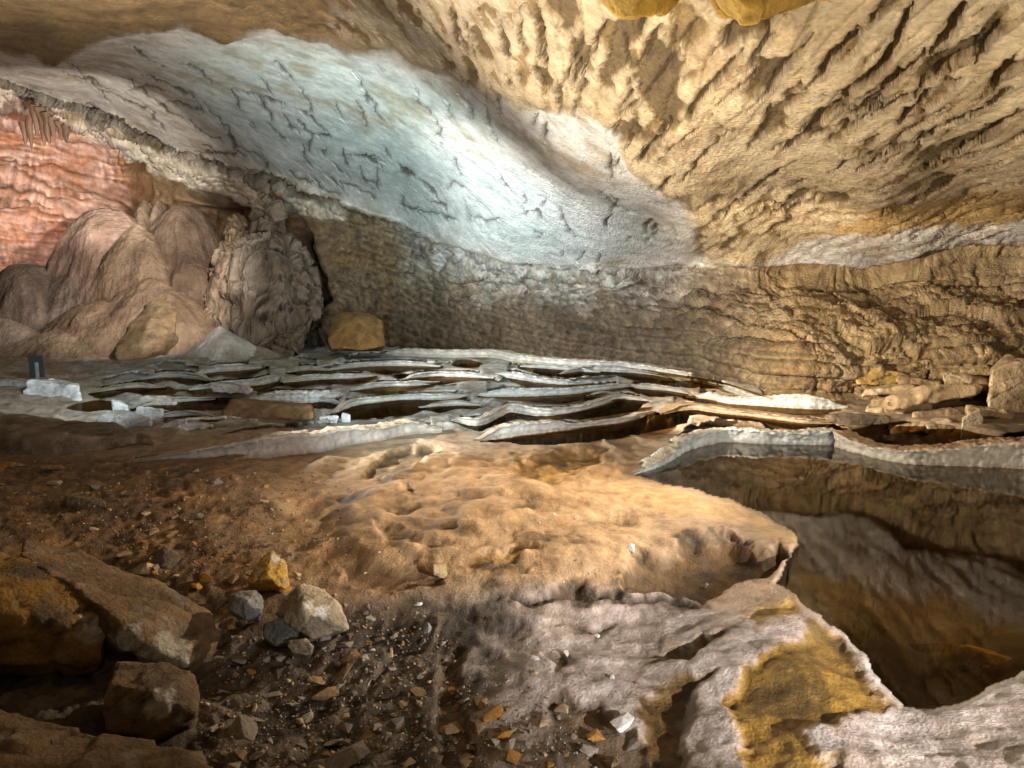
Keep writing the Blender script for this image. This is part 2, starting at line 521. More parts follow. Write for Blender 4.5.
# the pool basin: falls away under the water
near = sm(560, 700, GY)
Z = Z - sm(-6, 0, sd_main) * .015
Z = np.where(sd_main > 0, -.05 - .34 * sm(0, 70, sd_main) + .16 * sm(0, 1, near) * sm(10, 60, sd_main) * fbm(np.stack([GX / 90, GY / 50, GX * 0], -1), 3), Z)
hol = []
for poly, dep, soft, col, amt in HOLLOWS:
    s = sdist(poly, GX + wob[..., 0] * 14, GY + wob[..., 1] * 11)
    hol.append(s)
front = np.ones(GX.shape)
for a_, k_ in DAMS:
    p = dam_rows(a_[0], a_[1])
    o_ = np.argsort(p[:, 0])
    p = p[o_]
    zf_ = np.full(len(p), k_['z0']) if k_.get('z0') is not None else zbase(p[:, 0], p[:, 2]) + k_.get('zoff', 0)
    fy_ = (zf_ - 1.6) / ray(p[:, 0], p[:, 2])[:, 2]
    zl_ = 1.6 + ray(p[:, 0], p[:, 1])[:, 2] * fy_
    ta_ = k_.get('taper', (1, 1))
    ins = (GX > p[0, 0] + 14 * min(1, ta_[0]) * (a_[1] is not None)) & (GX < p[-1, 0] - 14 * min(1, ta_[1]))
    lip, ft = np.interp(GX, p[:, 0], p[:, 1]), np.interp(GX, p[:, 0], p[:, 2])
    fx_ = ray(p[:, 0], p[:, 2])[:, 0] * fy_
    s_ = np.concatenate([[0], np.cumsum(np.hypot(np.diff(fx_), np.diff(fy_)))])
    e_ = np.ones(len(p))
    if ta_[0]:
        e_ *= sm(-.02, .5 * ta_[0], s_)
    if ta_[1]:
        e_ *= sm(-.02, .5 * ta_[1], s_[-1] - s_)
    lip = ft - (ft - lip) * np.interp(GX, p[:, 0], .2 + .8 * e_)
    zf, zl = np.interp(GX, p[:, 0], zf_), np.interp(GX, p[:, 0], zl_)
    bnd = ins & (GY > lip - 1.5) & (GY < ft + .6)
    beh = ins & (GY <= lip - 1.5) & (GY > lip - 8)
    Z = np.where(bnd, np.minimum(Z, zf - .07), Z)
    Z = np.where(beh, np.minimum(Z, np.minimum(zl, zf + .05) - .05), Z)
    front = np.where(ins, np.minimum(front, np.where(GY > ft, .25 + .75 * sm(0, 8, GY - ft), np.where(GY < lip, .1 + .9 * sm(0, 8, lip - GY), 0))), front)
R = ray(GX, GY)
G = EYE + R * ((Z - 1.6) / R[..., 2])[..., None]
dep = G[..., 1]
X3 = G * 1.0
X3[..., 2] = 0
# relief, in metres, laid out in plan
terr = sm(455, 425, GY + wob[..., 1] * 10 - 12 * sm(480, 640, GX) + 10 * sm(300, 100, GX))
sand = sm(200, 330, GX) * sm(720, 600, GX) * sm(440, 465, GY) * sm(605, 570, GY)
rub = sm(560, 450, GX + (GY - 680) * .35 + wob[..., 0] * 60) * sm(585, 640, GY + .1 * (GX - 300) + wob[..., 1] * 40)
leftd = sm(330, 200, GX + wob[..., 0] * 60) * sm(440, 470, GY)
H = .05 * fbm(X3 / .9, 4) + .014 * fbm(X3 / .22 + 5, 3)
H = H + sand * (.11 * np.maximum(fbm(X3 / .6 + 3, 3), -.1) + .02 * fbm(X3 / .12, 3))
rip = ridged(X3 * np.array([1 / 1.2, 1 / .42, 1]) + fbm(X3 / .8, 2)[..., None] * .6, 2)
nearbank = sm(560, 610, GY) * sm(430, 520, GX)
H = H + nearbank * (.022 * (rip - .5) + .010 * fbm(X3 / .07, 4) + .02 * fbm(X3 / .3 + 8, 3))
H = H + nearbank * .05 * fbm(X3 * np.array([.8, 1.3, 1]) / .62 + 33, 2)
H = H + leftd * (.05 * np.abs(fbm(X3 / .3, 4)) + .02 * fbm(X3 / .07, 3))
f1, f2, cid = cells(X3 / .2 + fbm(X3 / .3, 2)[..., None] * .4)
H = H + rub * (.03 * (RND[cid] - .3) * sm(.0, .3, f2 - f1) + .025 * fbm(X3 / .09, 4))
# terrace micro gours
t1, t2, tid = cells(X3 * np.array([1 / 1.25, 1 / 1.0, 1]) + np.stack([fbm(X3 / 1.1, 3), fbm(X3 / 1.1 + 40, 3), 0 * GX], -1) * .9)
edge = 1 - sm(.0, .3, t2 - t1)
far = terr * sm(900, 840, GX)
H = H * (1 - .6 * far) + far * (.05 * edge ** 1.5 + .02 * (RND[tid] - .5) + .03 * fbm(X3 / .3, 4))
keep = sm(-2, -10, sd_main) + .25 * sm(2, 30, sd_main)
H = H * np.clip(keep + .12, 0, 1) * front
for (poly, d_, soft, col, amt), s in zip(HOLLOWS, hol):
    H = H - d_ * sm(-1, soft, s) * (1 + .3 * wob[..., 0])
pool_sd = np.full(GX.shape, -1e3)
for poly in POOLS:
    s = sdist(poly, GX + wob[..., 0] * 8, GY + wob[..., 1] * 1.5, 30)
    pool_sd = np.maximum(pool_sd, s)
H = H * (1 - .85 * sm(-4, 0, pool_sd)) - .2 * sm(-1.0, 2.0, pool_sd)
G[..., 2] += H
# colour
w2 = fbm(X3 / .25 + 70, 4)
w3 = fbm(X3 / .06 + 20, 3)
col = mix((.37, .26, .17), (.30, .2, .12), sm(-.3, .4, w2))
bank = mix((.50, .425, .37), (.35, .28, .225), sm(-.25, .35, w2 + .4 * w3))
col = mix(col, bank, sm(560, 600, GY + wob[..., 1] * 30 - 40 * sm(620, 780, GX)) * sm(380, 480, GX))
col = mix(col, mix((.46, .30, .15), (.36, .21, .09), sm(-.2, .4, w2)), sand)
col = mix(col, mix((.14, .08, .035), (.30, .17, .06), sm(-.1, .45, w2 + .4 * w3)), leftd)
col = mix(col, mix((.04, .03, .02), (.11, .085, .06), sm(.1, .6, RND[cid] + w2 * .5)), rub)  # left slope and rubble darkened in colour to stand in for shade
terc = mix(mix((.36, .36, .335), (.22, .195, .16), sm(-.25, .3, w2 + .4 * w3)), (.17, .12, .07), sm(.22, .5, t2 - t1 + w2 * .3) * .8)
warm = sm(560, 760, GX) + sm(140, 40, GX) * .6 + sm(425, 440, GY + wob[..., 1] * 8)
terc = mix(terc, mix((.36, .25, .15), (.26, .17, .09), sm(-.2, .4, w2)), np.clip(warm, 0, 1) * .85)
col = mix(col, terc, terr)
# hollow colours, ochre clay and painted shade together
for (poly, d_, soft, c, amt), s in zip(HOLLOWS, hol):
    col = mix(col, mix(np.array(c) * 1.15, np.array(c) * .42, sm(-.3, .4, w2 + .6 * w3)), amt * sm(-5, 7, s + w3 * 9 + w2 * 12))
WARM_RIM = [[(600, 484), (660, 484), (730, 505), (775, 520), (797, 540), (796, 552), (770, 535), (720, 520), (660, 515)]]
for p_ in WARM_RIM:
    col = mix(col, (.45, .29, .12), .8 * sm(-4, 8, sdist(p_, GX + wob[..., 0] * 20, GY + wob[..., 1] * 12)))
whitebank = sdist([(880, 730), (930, 716), (965, 706), (990, 692), (1030, 672), (1150, 640), (1150, 850), (830, 850), (830, 760)], GX + wob[..., 0] * 40, GY + wob[..., 1] * 30)
col = mix(col, mix((.50, .42, .35), (.33, .26, .2), sm(-.2, .3, w2)), .85 * sm(-6, 14, whitebank))
col = mix(col, (.07, .04, .012), sm(-1, 1.5, pool_sd) * .9)
# basin: brown silt, the rock bed shows near the bank
col = mix(col, mix((.15, .115, .075), (.25, .185, .11), sm(-.2, .3, w2)), sm(0, 3, sd_main))
rimline = (1 - sm(0, 4.5, np.abs(sd_main + 2.5))) * near
col = mix(col, (.62, .55, .47), rimline * .7)
wetv = np.clip(.3 * sand + .45 * nearbank + sm(-6, 6, sd_main) + .5 * terr * sm(.1, .4, t2 - t1) + .5 * rub * sm(0, .3, w2) + .6 * sm(-3, 3, pool_sd), 0, 1)
for s in hol:
    wetv = np.maximum(wetv, .22 * sm(-2, 4, s))
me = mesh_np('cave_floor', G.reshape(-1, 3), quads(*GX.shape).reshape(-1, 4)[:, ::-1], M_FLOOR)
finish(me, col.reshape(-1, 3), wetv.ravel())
structure(link('cave_floor', me))


def ground(px, py):
    j = int(np.argmin(abs(gx - px)))
    i = int(np.argmin(abs(gy - py)))
    # walk down the column until the displaced surface covers the wanted line of sight
    r = ray(px, py)
    colp = G[:, j]
    v = (colp[:, 2] - 1.6) / colp[:, 1] - r[2]
    k = np.where((v[:-1] > 0) & (v[1:] <= 0))[0]
    if len(k):
        i = k[np.argmin(abs(k - i))]
    return G[i, j].copy()


# ------------------------------------------------------------------ water
def water(poly, z, mat, grow=1.0):
    p = np.array(poly, float)
    c = p.mean(0)
    p = c + (p - c) * grow
    V = at_z(p[:, 0], p[:, 1], np.full(len(p), z))
    me = bpy.data.meshes.new('water')
    me.from_pydata([tuple(v) for v in V], [], [tuple(range(len(V)))])
    me.materials.append(mat)
    bm = bmesh.new()
    bm.from_mesh(me)
    bmesh.ops.triangulate(bm, faces=bm.faces[:], ngon_method='EAR_CLIP')
    bmesh.ops.recalc_face_normals(bm, faces=bm.faces[:])
    for f in bm.faces:
        if f.normal.z < 0:
            f.normal_flip()
    bm.to_mesh(me)
    bm.free()
    return structure(link('water', me))


GROWN = [(600, 474), (672, 458), (682, 446), (724, 437), (766, 439), (834, 440), (860, 449), (898, 457), (931, 459), (985, 461), (1024, 463), (1500, 478), (1500, 760), (1060, 720), (960, 735),
         (890, 730), (840, 690), (780, 640), (740, 590), (760, 550), (740, 520), (680, 495), (630, 482)]
water(GROWN, -.012, M_WATER)
for poly in POOLS:
    p = np.array(poly)
    zz = float(np.mean(zbase(p[:, 0], p[:, 1]))) - .005
    water(poly, zz, M_POND, 1.12)

# ------------------------------------------------------------------ rimstone dams
DAM_GROUP = 'rimstone dams of the terraced pools'
GREY, BLUE, CREAM, TAN = (.50, .46, .41), (.50, .53, .53), (.60, .55, .47), (.42, .32, .22)


def dam(top, bot, label, colour, cap=None, width=.08, z0=None, taper=(1, 1), crink=1.0, cat='rimstone dam', zoff=0.0):
    """a sinter wall: (x, y) of its lip and the y of its foot give the run; foot stands on the floor"""
    p = dam_rows(top, bot)
    foot = at_z(p[:, 0], p[:, 2], np.full(len(p), z0) if z0 is not None else zbase(p[:, 0], p[:, 2]) + zoff)
    lip_r = ray(p[:, 0], p[:, 1])
    ztop = 1.6 + lip_r[:, 2] * foot[:, 1]
    hgt = np.maximum(ztop - foot[:, 2], .02)
    n = len(p)
    s = np.concatenate([[0], np.cumsum(np.linalg.norm(np.diff(foot[:, :2], axis=0), axis=1))])
    e = np.ones(n)
    if taper[0]:
        e *= sm(-.02, .5 * taper[0], s)
    if taper[1]:
        e *= sm(-.02, .5 * taper[1], s[-1] - s)
    hgt = hgt * (.25 + .75 * e)
    tg = np.gradient(foot[:, :2], axis=0)
    tg /= np.linalg.norm(tg, axis=1)[:, None] + 1e-9
    bk = np.stack([-tg[:, 1], tg[:, 0]], 1)
    bk *= np.where((bk * foot[:, :2]).sum(1) < 0, -1, 1)[:, None]
    sway = .035 * fbm(np.stack([s / .35, 0 * s + len(DAMS), foot[:, 1]], -1), 3)
    foot = foot.copy()
    foot[:, :2] += bk * sway[:, None]
    hgt = hgt * (1 + .16 * fbm(np.stack([s / .22, 0 * s + 5, foot[:, 0]], -1), 3))
    width = width * float(1)
    prof = [(-.02, -.5), (-.015, -.15), (0, .0), (.012, .25), (.016, .45), (.008, .65), (-.006, .82), (-.02, .93), (-.012, .99), (.02, 1.02), (.3 * width, 1.02), (.7 * width, 1.0), (width, .9), (width * 1.15, .4), (width * 1.3, -.5)]
    # refine the profile
    pr = np.array(prof)
    u = np.linspace(0, len(pr) - 1, 34)
    pr = np.stack([np.interp(u, np.arange(len(pr)), pr[:, 0]), np.interp(u, np.arange(len(pr)), pr[:, 1])], 1)
    V = np.zeros((len(pr), n, 3))
    V[..., :2] = foot[None, :, :2] + pr[:, 0][:, None, None] * bk[None] * (.5 + .5 * e)[None, :, None]
    V[..., 2] = foot[None, :, 2] + pr[:, 1][:, None] * hgt[None]
    nn = normals(V)
    q = V * np.array([1, 1, .55])
    c1, c2, ci = cells(V / .045 + fbm(V / .06, 2)[..., None] * .4)
    cr = (.5 - c1) * .022 * crink + .012 * fbm(V / .05, 2) + .02 * fbm(V * np.array([1, 1, .3]) / .12 + 3, 2)
    cr *= np.clip(hgt[None] / .1, .3, 1)
    V = V + nn * cr[..., None]
    V[..., 2] += (.018 * fbm(V * np.array([1, 1, 0]) / .35, 3)) * sm(.3, 1, pr[:, 1])[:, None]
    w = fbm(V / .2 + 9, 3)
    h = pr[:, 1][:, None] + 0 * w
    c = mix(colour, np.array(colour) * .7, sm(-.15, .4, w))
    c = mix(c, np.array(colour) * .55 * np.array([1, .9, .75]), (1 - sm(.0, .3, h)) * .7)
    capc = cap if cap is not None else np.array(colour) * np.array([.85, .72, .55])
    c = mix(c, capc, sm(.9, 1.0, h) * .75)
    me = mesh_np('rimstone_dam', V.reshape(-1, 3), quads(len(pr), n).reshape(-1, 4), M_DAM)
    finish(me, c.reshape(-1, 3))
    return tag(link('rimstone_dam', me), label, cat, DAM_GROUP)


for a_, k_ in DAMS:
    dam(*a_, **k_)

# ------------------------------------------------------------------ cave wall and ceiling
def gd(px, py):
    return float(gdepth(px, py))


base = [(1024, 402), (960, 400), (880, 400), (800, 396), (700, 381), (620, 364), (560, 357), (480, 349), (400, 347)]
SC = []
for x, y in base:
    d = gd(x, y)
    SC += [(x, y, d), (x, y + 40, d)]
    if x > 650:
        SC += [(x, y - 60, d + .15)]
    else:
        SC += [(x, y - 40, d + .15)]
SC += [(320, 350, 16.8), (320, 270, 17.2), (330, 222, 17.6), (200, 350, 19), (200, 250, 19.5), (200, 170, 20), (100, 350, 19.5), (100, 250, 19.5), (100, 128, 19.5), (0, 350, 18.5), (0, 200, 18.2),
       (0, 95, 18), (-250, 300, 14), (-250, 60, 13.5), (320, 430, 16.8), (100, 430, 19), (-250, 430, 14),
       (400, 222, 17.2), (470, 250, 15.6), (560, 262, 14.4), (640, 262, 13.2), (700, 258, 12.6), (800, 262, 11.8), (880, 262, 11.3), (960, 255, 10.6), (1024, 250, 10.3), (1250, 245, 9.5), (1250, 400, 9.3), (1250, 440, 9.2),
       # ceiling
       (1024, 200, 7.0), (1024, 100, 4.6), (1024, 0, 3.5), (880, 215, 7.6), (880, 150, 5.6), (880, 80, 4.5), (880, 0, 3.7), (700, 215, 8.9), (700, 150, 6.4), (700, 80, 5.0), (700, 0, 4.1),
       (600, 220, 10.6), (560, 180, 9.4), (560, 100, 7.0), (540, 0, 4.9), (400, 150, 13.2), (400, 90, 10.4), (400, 30, 7.9), (300, 150, 15.4), (200, 100, 14.4), (250, 40, 9.6), (100, 75, 15), (100, 20, 8.4),
       (0, 60, 14), (0, 10, 8), (-250, 0, 9), (-250, -150, 5), (0, -150, 4.8), (300, -150, 4.2), (600, -150, 3.3), (900, -150, 2.7), (1250, -150, 2.4), (1250, 100, 4.2), (1250, 0, 3.3),
       (1250, -420, 1.7), (700, -420, 1.9), (100, -420, 2.6), (-250, -420, 3)]
LSC = [(x, y, math.log(d)) for x, y, d in SC]
sx = np.concatenate([np.arange(-330, -20, 9.0), np.arange(-20, 1046, 1.55), np.arange(1046, 1330, 9.0)])
sy = np.concatenate([np.arange(-440, -20, 9.0), np.arange(-20, 408, 1.45), np.arange(408, 450, 4.0)])
SX, SY = np.meshgrid(sx, sy)
Dl = np.exp(rbf(LSC, SX, SY))
sw = np.stack([fbm(np.stack([SX / 45, SY / 30, SX * 0 + 31], -1), 4), fbm(np.stack([SX / 45, SY / 30, SX * 0 + 38], -1), 4)], -1)
WX, WY = SX + sw[..., 0] * 16, SY + sw[..., 1] * 11


def region(poly, soft=4, wx=None, wy=None):
    s = sdist(poly, WX if wx is None else wx, WY if wy is None else wy, 80)
    return sm(-soft, soft, s)


# the lower layer of the roof: brown at the left, tan and flaky at the right
LOWER = [(-500, -500), (1600, -500), (1600, 242), (1024, 245), (930, 250), (880, 262), (800, 255), (740, 262), (700, 250), (682, 203), (667, 195), (637, 177), (617, 145), (587, 113), (512, 106), (465, 82), (425, 70),
         (395, 52), (350, 55), (300, 37), (270, 30), (225, 46), (180, 25), (130, 35), (90, 47), (55, 66), (0, 50), (-100, 40), (-500, 40)]
low = region(LOWER, 3)
tanr = region([(310, -500), (1600, -500), (1600, 260), (900, 262), (800, 258), (740, 268), (700, 262), (682, 203), (667, 195), (637, 177), (617, 145), (587, 113), (512, 106), (465, 82), (425, 70), (380, 52), (330, 40)], 12)
fold = np.interp(SX, [-500, -100, 0, 60, 120, 180, 240, 320, 400, 440, 500, 560, 640, 700, 760, 800, 862, 912, 930, 1024, 1300],
                 [20, 60, 82, 102, 124, 156, 170, 200, 224, 244, 262, 268, 270, 264, 268, 264, 270, 262, 252, 245, 235])
ceil_m = sm(3, -3, SY - fold + sw[..., 1] * 5)
wall_m = 1 - ceil_m
# step between the two layers of roof, and a ledge where the roof overhangs the right wall
Dl = Dl * (1 + .05 * (1 - low) * sm(240, 180, SY) * ceil_m)
P = at_depth(SX, SY, Dl)
nrm = normals(P)
red = region([(-400, 40), (0, 84), (55, 106), (110, 128), (140, 142), (150, 165), (140, 200), (132, 222), (110, 250), (60, 275), (40, 330), (-400, 420)], 4)
cream = region([(-400, 50), (0, 80), (60, 97), (120, 120), (180, 152), (230, 163), (300, 182), (335, 198), (350, 222), (320, 222), (250, 204), (190, 190), (130, 158), (70, 126), (0, 106), (-400, 90)], 3)
bedded = wall_m * (1 - red) * (1 - cream) * sm(310, 350, SX)
rightw = bedded * sm(690, 800, SX)
# ---- relief
DIR = np.array([.072, 1, 0]) / np.linalg.norm([.072, 1, 0])
PERP = np.array([DIR[1], -DIR[0], 0])
lx, ly, lz = P @ PERP, P @ DIR, P[..., 2]
lin = np.stack([lx, ly, lz * .5], -1)
warp = fbm(lin / .5 + 4, 3)
qa = np.stack([(lx + .16 * warp * .8 + .035 * fbm(P / .07, 3) + .03 * fbm(lin / .2, 2)) / .2, (ly + .12 * fbm(P / .12, 3)) / 1.05, lz * .7], -1)
na = perlin(qa + 11)
nb = perlin(qa * np.array([1.9, 1.7, 1]) + 51)
nc = perlin(qa * np.array([.45, .5, 1]) + 71)
fiss = np.clip(sm(.2, .34, na) * sm(-.5, -.1, nc) + .7 * sm(.15, .36, nb) + .3 * sm(.35, .5, nc), 0, 1.3)          # deep pits between ribs
saw_c = lx / .17 + .9 * fbm(lin / np.array([.5, 1.5, 1]) + 4, 3) + .4 * fbm(lin / np.array([.2, 1.0, 1]) + 22, 3)
saw = saw_c - np.floor(saw_c)
flake = (saw ** 1.6) * (RND[(np.floor(saw_c).astype(int) + (np.floor(ly / 1.1 + warp * 2.5 + 2 * fbm(lin / .12, 2))).astype(int) * 7) & 255] * .8 + .2)
flake = np.where(saw > .9, flake * (1 - (saw - .9) / .1), flake)
tan_c = tanr * ceil_m
amp = sm(0, 60, 300 - SY) * .5 + .5
bigm = fbm(lin / np.array([1.6, 2.4, 1]) + 90, 3)
patch = sm(-.45, .1, bigm + .25 * sm(150, 60, SY) + .2 * sm(620, 900, SX))
dz = tan_c * (-.04 * fiss * patch + .022 * flake * (.35 + .65 * patch) + .02 * fbm(P / .12, 4) + .05 * fbm(lin / .6, 2))
# pale smooth roof: a few long thin cracks
jag = .05 * fbm(P / .12, 3)
qc = np.stack([(lx + .30 * fbm(lin / np.array([.9, 1.6, 1]) + 8, 3) + jag) / .62, ly / 5.0, lz * .3], -1)
crk = np.abs(perlin(qc + 3))
qd = np.stack([(lx + jag) / 2.6, (ly + .35 * fbm(lin / .7 + 2, 3) + 1.4 * jag) / .75, lz * .3], -1)
crd = np.abs(perlin(qd + 33))
pale_c = ceil_m * (1 - low)
gate = .6 * sm(.1, .3, fbm(lin / 1.2 + 60, 3))
gate2 = .7 * sm(.1, .3, fbm(lin / .9 + 160, 3) + .4 * sm(110, 190, SY) * sm(150, 260, SX) - .28)
wid = .5 + .8 * sm(-.2, .3, fbm(lin / .5 + 7, 2))
cracks = np.maximum((1 - sm(.010, .055, crk / wid)) * gate, (1 - sm(.010, .05, crd / wid)) * gate2)
LINES = [[(262, 75), (265, 88), (271, 97)], [(258, 98), (262, 108), (272, 120)], [(280, 112), (290, 124), (300, 132)], [(205, 103), (215, 113), (228, 128), (232, 146), (240, 155)], [(225, 133), (236, 147), (250, 150), (262, 157)],
         [(246, 120), (254, 130)], [(265, 122), (277, 133), (290, 141)], [(302, 146), (306, 158), (311, 168)], [(320, 150), (326, 156)], [(341, 150), (344, 160), (348, 168)], [(375, 170), (377, 190)], [(335, 105), (345, 122)],
         [(365, 90), (370, 103)], [(415, 85), (420, 100), (430, 112), (440, 128), (444, 145)], [(140, 75), (165, 85), (190, 95), (205, 112)], [(95, 90), (120, 98), (150, 112), (165, 132)], [(125, 45), (145, 55), (163, 67)],
         [(445, 100), (450, 120)], [(487, 100), (490, 125), (498, 140)], [(395, 165), (402, 172), (415, 178)], [(420, 180), (432, 190), (440, 200)], [(340, 180), (355, 188), (375, 197)], [(290, 170), (300, 180), (315, 182)],
         [(445, 190), (455, 183), (470, 190)], [(230, 88), (250, 95), (262, 99)], [(180, 60), (200, 70), (215, 90)], [(500, 175), (505, 190), (520, 200)], [(560, 205), (565, 225), (575, 240)], [(600, 190), (612, 208), (640, 215)],
         [(330, 160), (340, 172), (352, 178)], [(360, 165), (366, 180), (380, 186)], [(470, 215), (485, 222), (500, 220)], [(410, 205), (425, 212), (440, 214)], [(520, 215), (535, 212), (548, 225)], [(385, 150), (392, 162)], [(455, 160), (460, 175)],
         [(310, 175), (322, 190), (340, 195)], [(190, 120), (205, 135), (222, 142)], [(60, 72), (90, 80), (118, 92)], [(350, 70), (362, 82), (372, 100)]]
FIS = [([(537, 6), (542, 40), (547, 72)], 4), ([(559, 80), (560, 112)], 4), ([(744, 47), (707, 92), (687, 122)], 5), ([(677, 52), (644, 100), (620, 116)], 5), ([(857, 30), (832, 60), (805, 92)], 5), ([(912, 2), (892, 50), (870, 78)], 6),
       ([(966, 2), (947, 37), (930, 58)], 8), ([(1014, 52), (990, 92)], 6), ([(772, 106), (750, 148)], 4), ([(818, 124), (780, 152)], 4), ([(927, 94), (895, 127)], 5), ([(1014, 88), (962, 115), (910, 142)], 5), ([(662, 22), (640, 68)], 5),
       ([(606, 20), (592, 54)], 4), ([(662, 128), (640, 162)], 4), ([(730, 130), (700, 160), (680, 182)], 3), ([(800, 160), (760, 185), (725, 215)], 3), ([(880, 150), (830, 175)], 3), ([(980, 150), (920, 172)], 3), ([(580, 60), (572, 95)], 3),
       ([(500, 20), (508, 60)], 4), ([(450, 10), (462, 48)], 4), ([(700, 20), (680, 50)], 4), ([(790, 60), (765, 95)], 4), ([(840, 100), (800, 130)], 3), ([(620, 125), (612, 150)], 3), ([(1000, 20), (975, 62)], 5)]


def groove(pts, x, y):
    d = np.full(x.shape, 1e3)
    p = np.array(pts, float)
    m = (x > p[:, 0].min() - 20) & (x < p[:, 0].max() + 20) & (y > p[:, 1].min() - 20) & (y < p[:, 1].max() + 20)
    xx, yy, dd = x[m], y[m], np.full(int(m.sum()), 1e3)
    L = np.concatenate([[0], np.cumsum(np.linalg.norm(np.diff(p, axis=0), axis=1))])
    for k in range(len(p) - 1):
        e = p[k + 1] - p[k]
        t = np.clip(((xx - p[k, 0]) * e[0] + (yy - p[k, 1]) * e[1]) / (e @ e), 0, 1)
        u_ = (L[k] + t * np.sqrt(e @ e)) / L[-1]
        q = np.hypot(xx - p[k, 0] - t * e[0], yy - p[k, 1] - t * e[1]) / (.35 + .65 * np.sin(np.pi * np.clip(u_, .03, .97)))
        dd = np.minimum(dd, q)
    d[m] = dd
    return d


jx = SX + sw[..., 0] * 5 + 5 * fbm(np.stack([SX / 9, SY / 9, SX * 0 + 3], -1), 3)
jy = SY + sw[..., 1] * 4 + 5 * fbm(np.stack([SX / 9, SY / 9, SX * 0 + 13], -1), 3)
cr_rng = np.random.RandomState(21)
for _ in range(75):
    x_, y_ = cr_rng.uniform(60, 660), cr_rng.uniform(40, 255)
    dx_, dy_ = 575 - x_, 315 - y_
    l_ = math.hypot(dx_, dy_)
    a_ = math.atan2(dy_, dx_) + cr_rng.normal() * .35
    n_ = cr_rng.uniform(.04, .13) * l_ + 4
    m_ = (x_ + .5 * n_ * math.cos(a_) + cr_rng.normal() * 3, y_ + .5 * n_ * math.sin(a_) + cr_rng.normal() * 2)
    LINES.append([(x_, y_), m_, (x_ + n_ * math.cos(a_ + cr_rng.normal() * .3), y_ + n_ * math.sin(a_))])
for _ in range(60):
    x_, y_ = cr_rng.uniform(440, 1020), cr_rng.uniform(0, 215)
    dx_, dy_ = 575 - x_, 300 - y_
    l_ = math.hypot(dx_, dy_)
    a_ = math.atan2(dy_, dx_) + cr_rng.normal() * .16
    n_ = cr_rng.uniform(.08, .22) * l_
    FIS.append(([(x_, y_), (x_ + .5 * n_ * math.cos(a_) + cr_rng.normal() * 3, y_ + .5 * n_ * math.sin(a_)), (x_ + n_ * math.cos(a_ + .1), y_ + n_ * math.sin(a_ + .1))], cr_rng.uniform(2, 4.2)))
for ln in LINES:
    cracks = np.maximum(cracks * .999, 1 - sm(.7, 2.0, groove(ln, jx, jy)))
fis2 = np.zeros(SX.shape)
for ln, wd_ in FIS:
    fis2 = np.maximum(fis2, 1 - sm(.35 * wd_, 1.0 * wd_, groove(ln, jx + 4 * sw[..., 1], jy)))
dz = dz - tan_c * fis2 * .055
fiss = np.maximum(fiss, fis2 * 1.1)
patch = np.maximum(patch, fis2)
dz = dz + pale_c * (-.06 * cracks + .025 * fbm(P / .5, 4) + .07 * fbm(P / 2.2, 2) + .012 * fbm(P / .1, 3))
brn_c = low * ceil_m * (1 - tanr)
dz = dz + brn_c * (.10 * fbm(P / .7, 4) + .12 * (ridged(lin / np.array([.5, 1.1, 1]), 3) - .5) * (.5 + .5 * sm(200, 420, SX)))
# bedded wall: courses parallel to the fold, split by upright joints
vv = (SY - fold) * Dl / F + .05 * fbm(P / .8, 3)
uu = P[..., 0] * .85 + P[..., 1] * .4


def courses(th, wd, seed):
    b = np.floor(vv / th + RND[(np.floor(vv / th / 3).astype(int) + seed) & 255] * .6)
    fb = vv / th + RND[(np.floor(vv / th / 3).astype(int) + seed) & 255] * .6 - b
    bi = b.astype(int)
    j = (uu + .12 * fbm(P / .3 + seed, 2)) / (wd * (.6 + RND[(bi * 3 + seed) & 255] * .9)) + RND[(bi + seed * 5) & 255] * 7
    ji = np.floor(j).astype(int)
    fj = j - ji
    off = RND[(bi * 17 + ji * 31 + seed) & 255]
    gap = np.minimum(np.minimum(fb, 1 - fb) * th, np.minimum(fj, 1 - fj) * wd)
    return off, gap


o1, g1 = courses(.24, .7, 3)
o2, g2 = courses(.11, .3, 9)
rough_w = fbm(P / .35, 5)
cw1, cw2, cwi = cells(P * np.array([1, 1, 1.7]) / .62 + fbm(P / .5, 3)[..., None] * .35)
blk = sm(380, 460, SX) * sm(760, 660, SX) * sm(205, 230, SY) * sm(325, 285, SY)
vfr = ridged(np.stack([uu / .5 + .5 * fbm(P / .6, 3), uu * 0 + 6, P[..., 2] / 1.6], -1), 4)
pits = ridged(P / np.array([.18, .18, .34]) + 3, 3)
dz = dz + wall_m * blk * (.30 * (RND[cwi] - .5) * sm(0, .12, cw2 - cw1) - .08 * (1 - sm(0, .07, cw2 - cw1)))
dz = dz + bedded * (.22 * (o1 - .5) * (.3 + .7 * rightw) + .08 * (o2 - .5) - .10 * (1 - sm(0, .035, g1)) * (.3 + .7 * rightw) - .03 * (1 - sm(0, .014, g2)) + (.17 - .09 * rightw) * rough_w
                    + (1 - rightw) * (.20 * (vfr - .5) + .07 * (pits - .55)) * sm(270, 300, SY) + .16 * fbm(P / 1.1 + 40, 4) + .06 * fbm(P / .08, 3))
ledge = rightw * sm(-.05, .1, vv) * sm(.5, .1, vv)
dz = dz - .25 * ledge
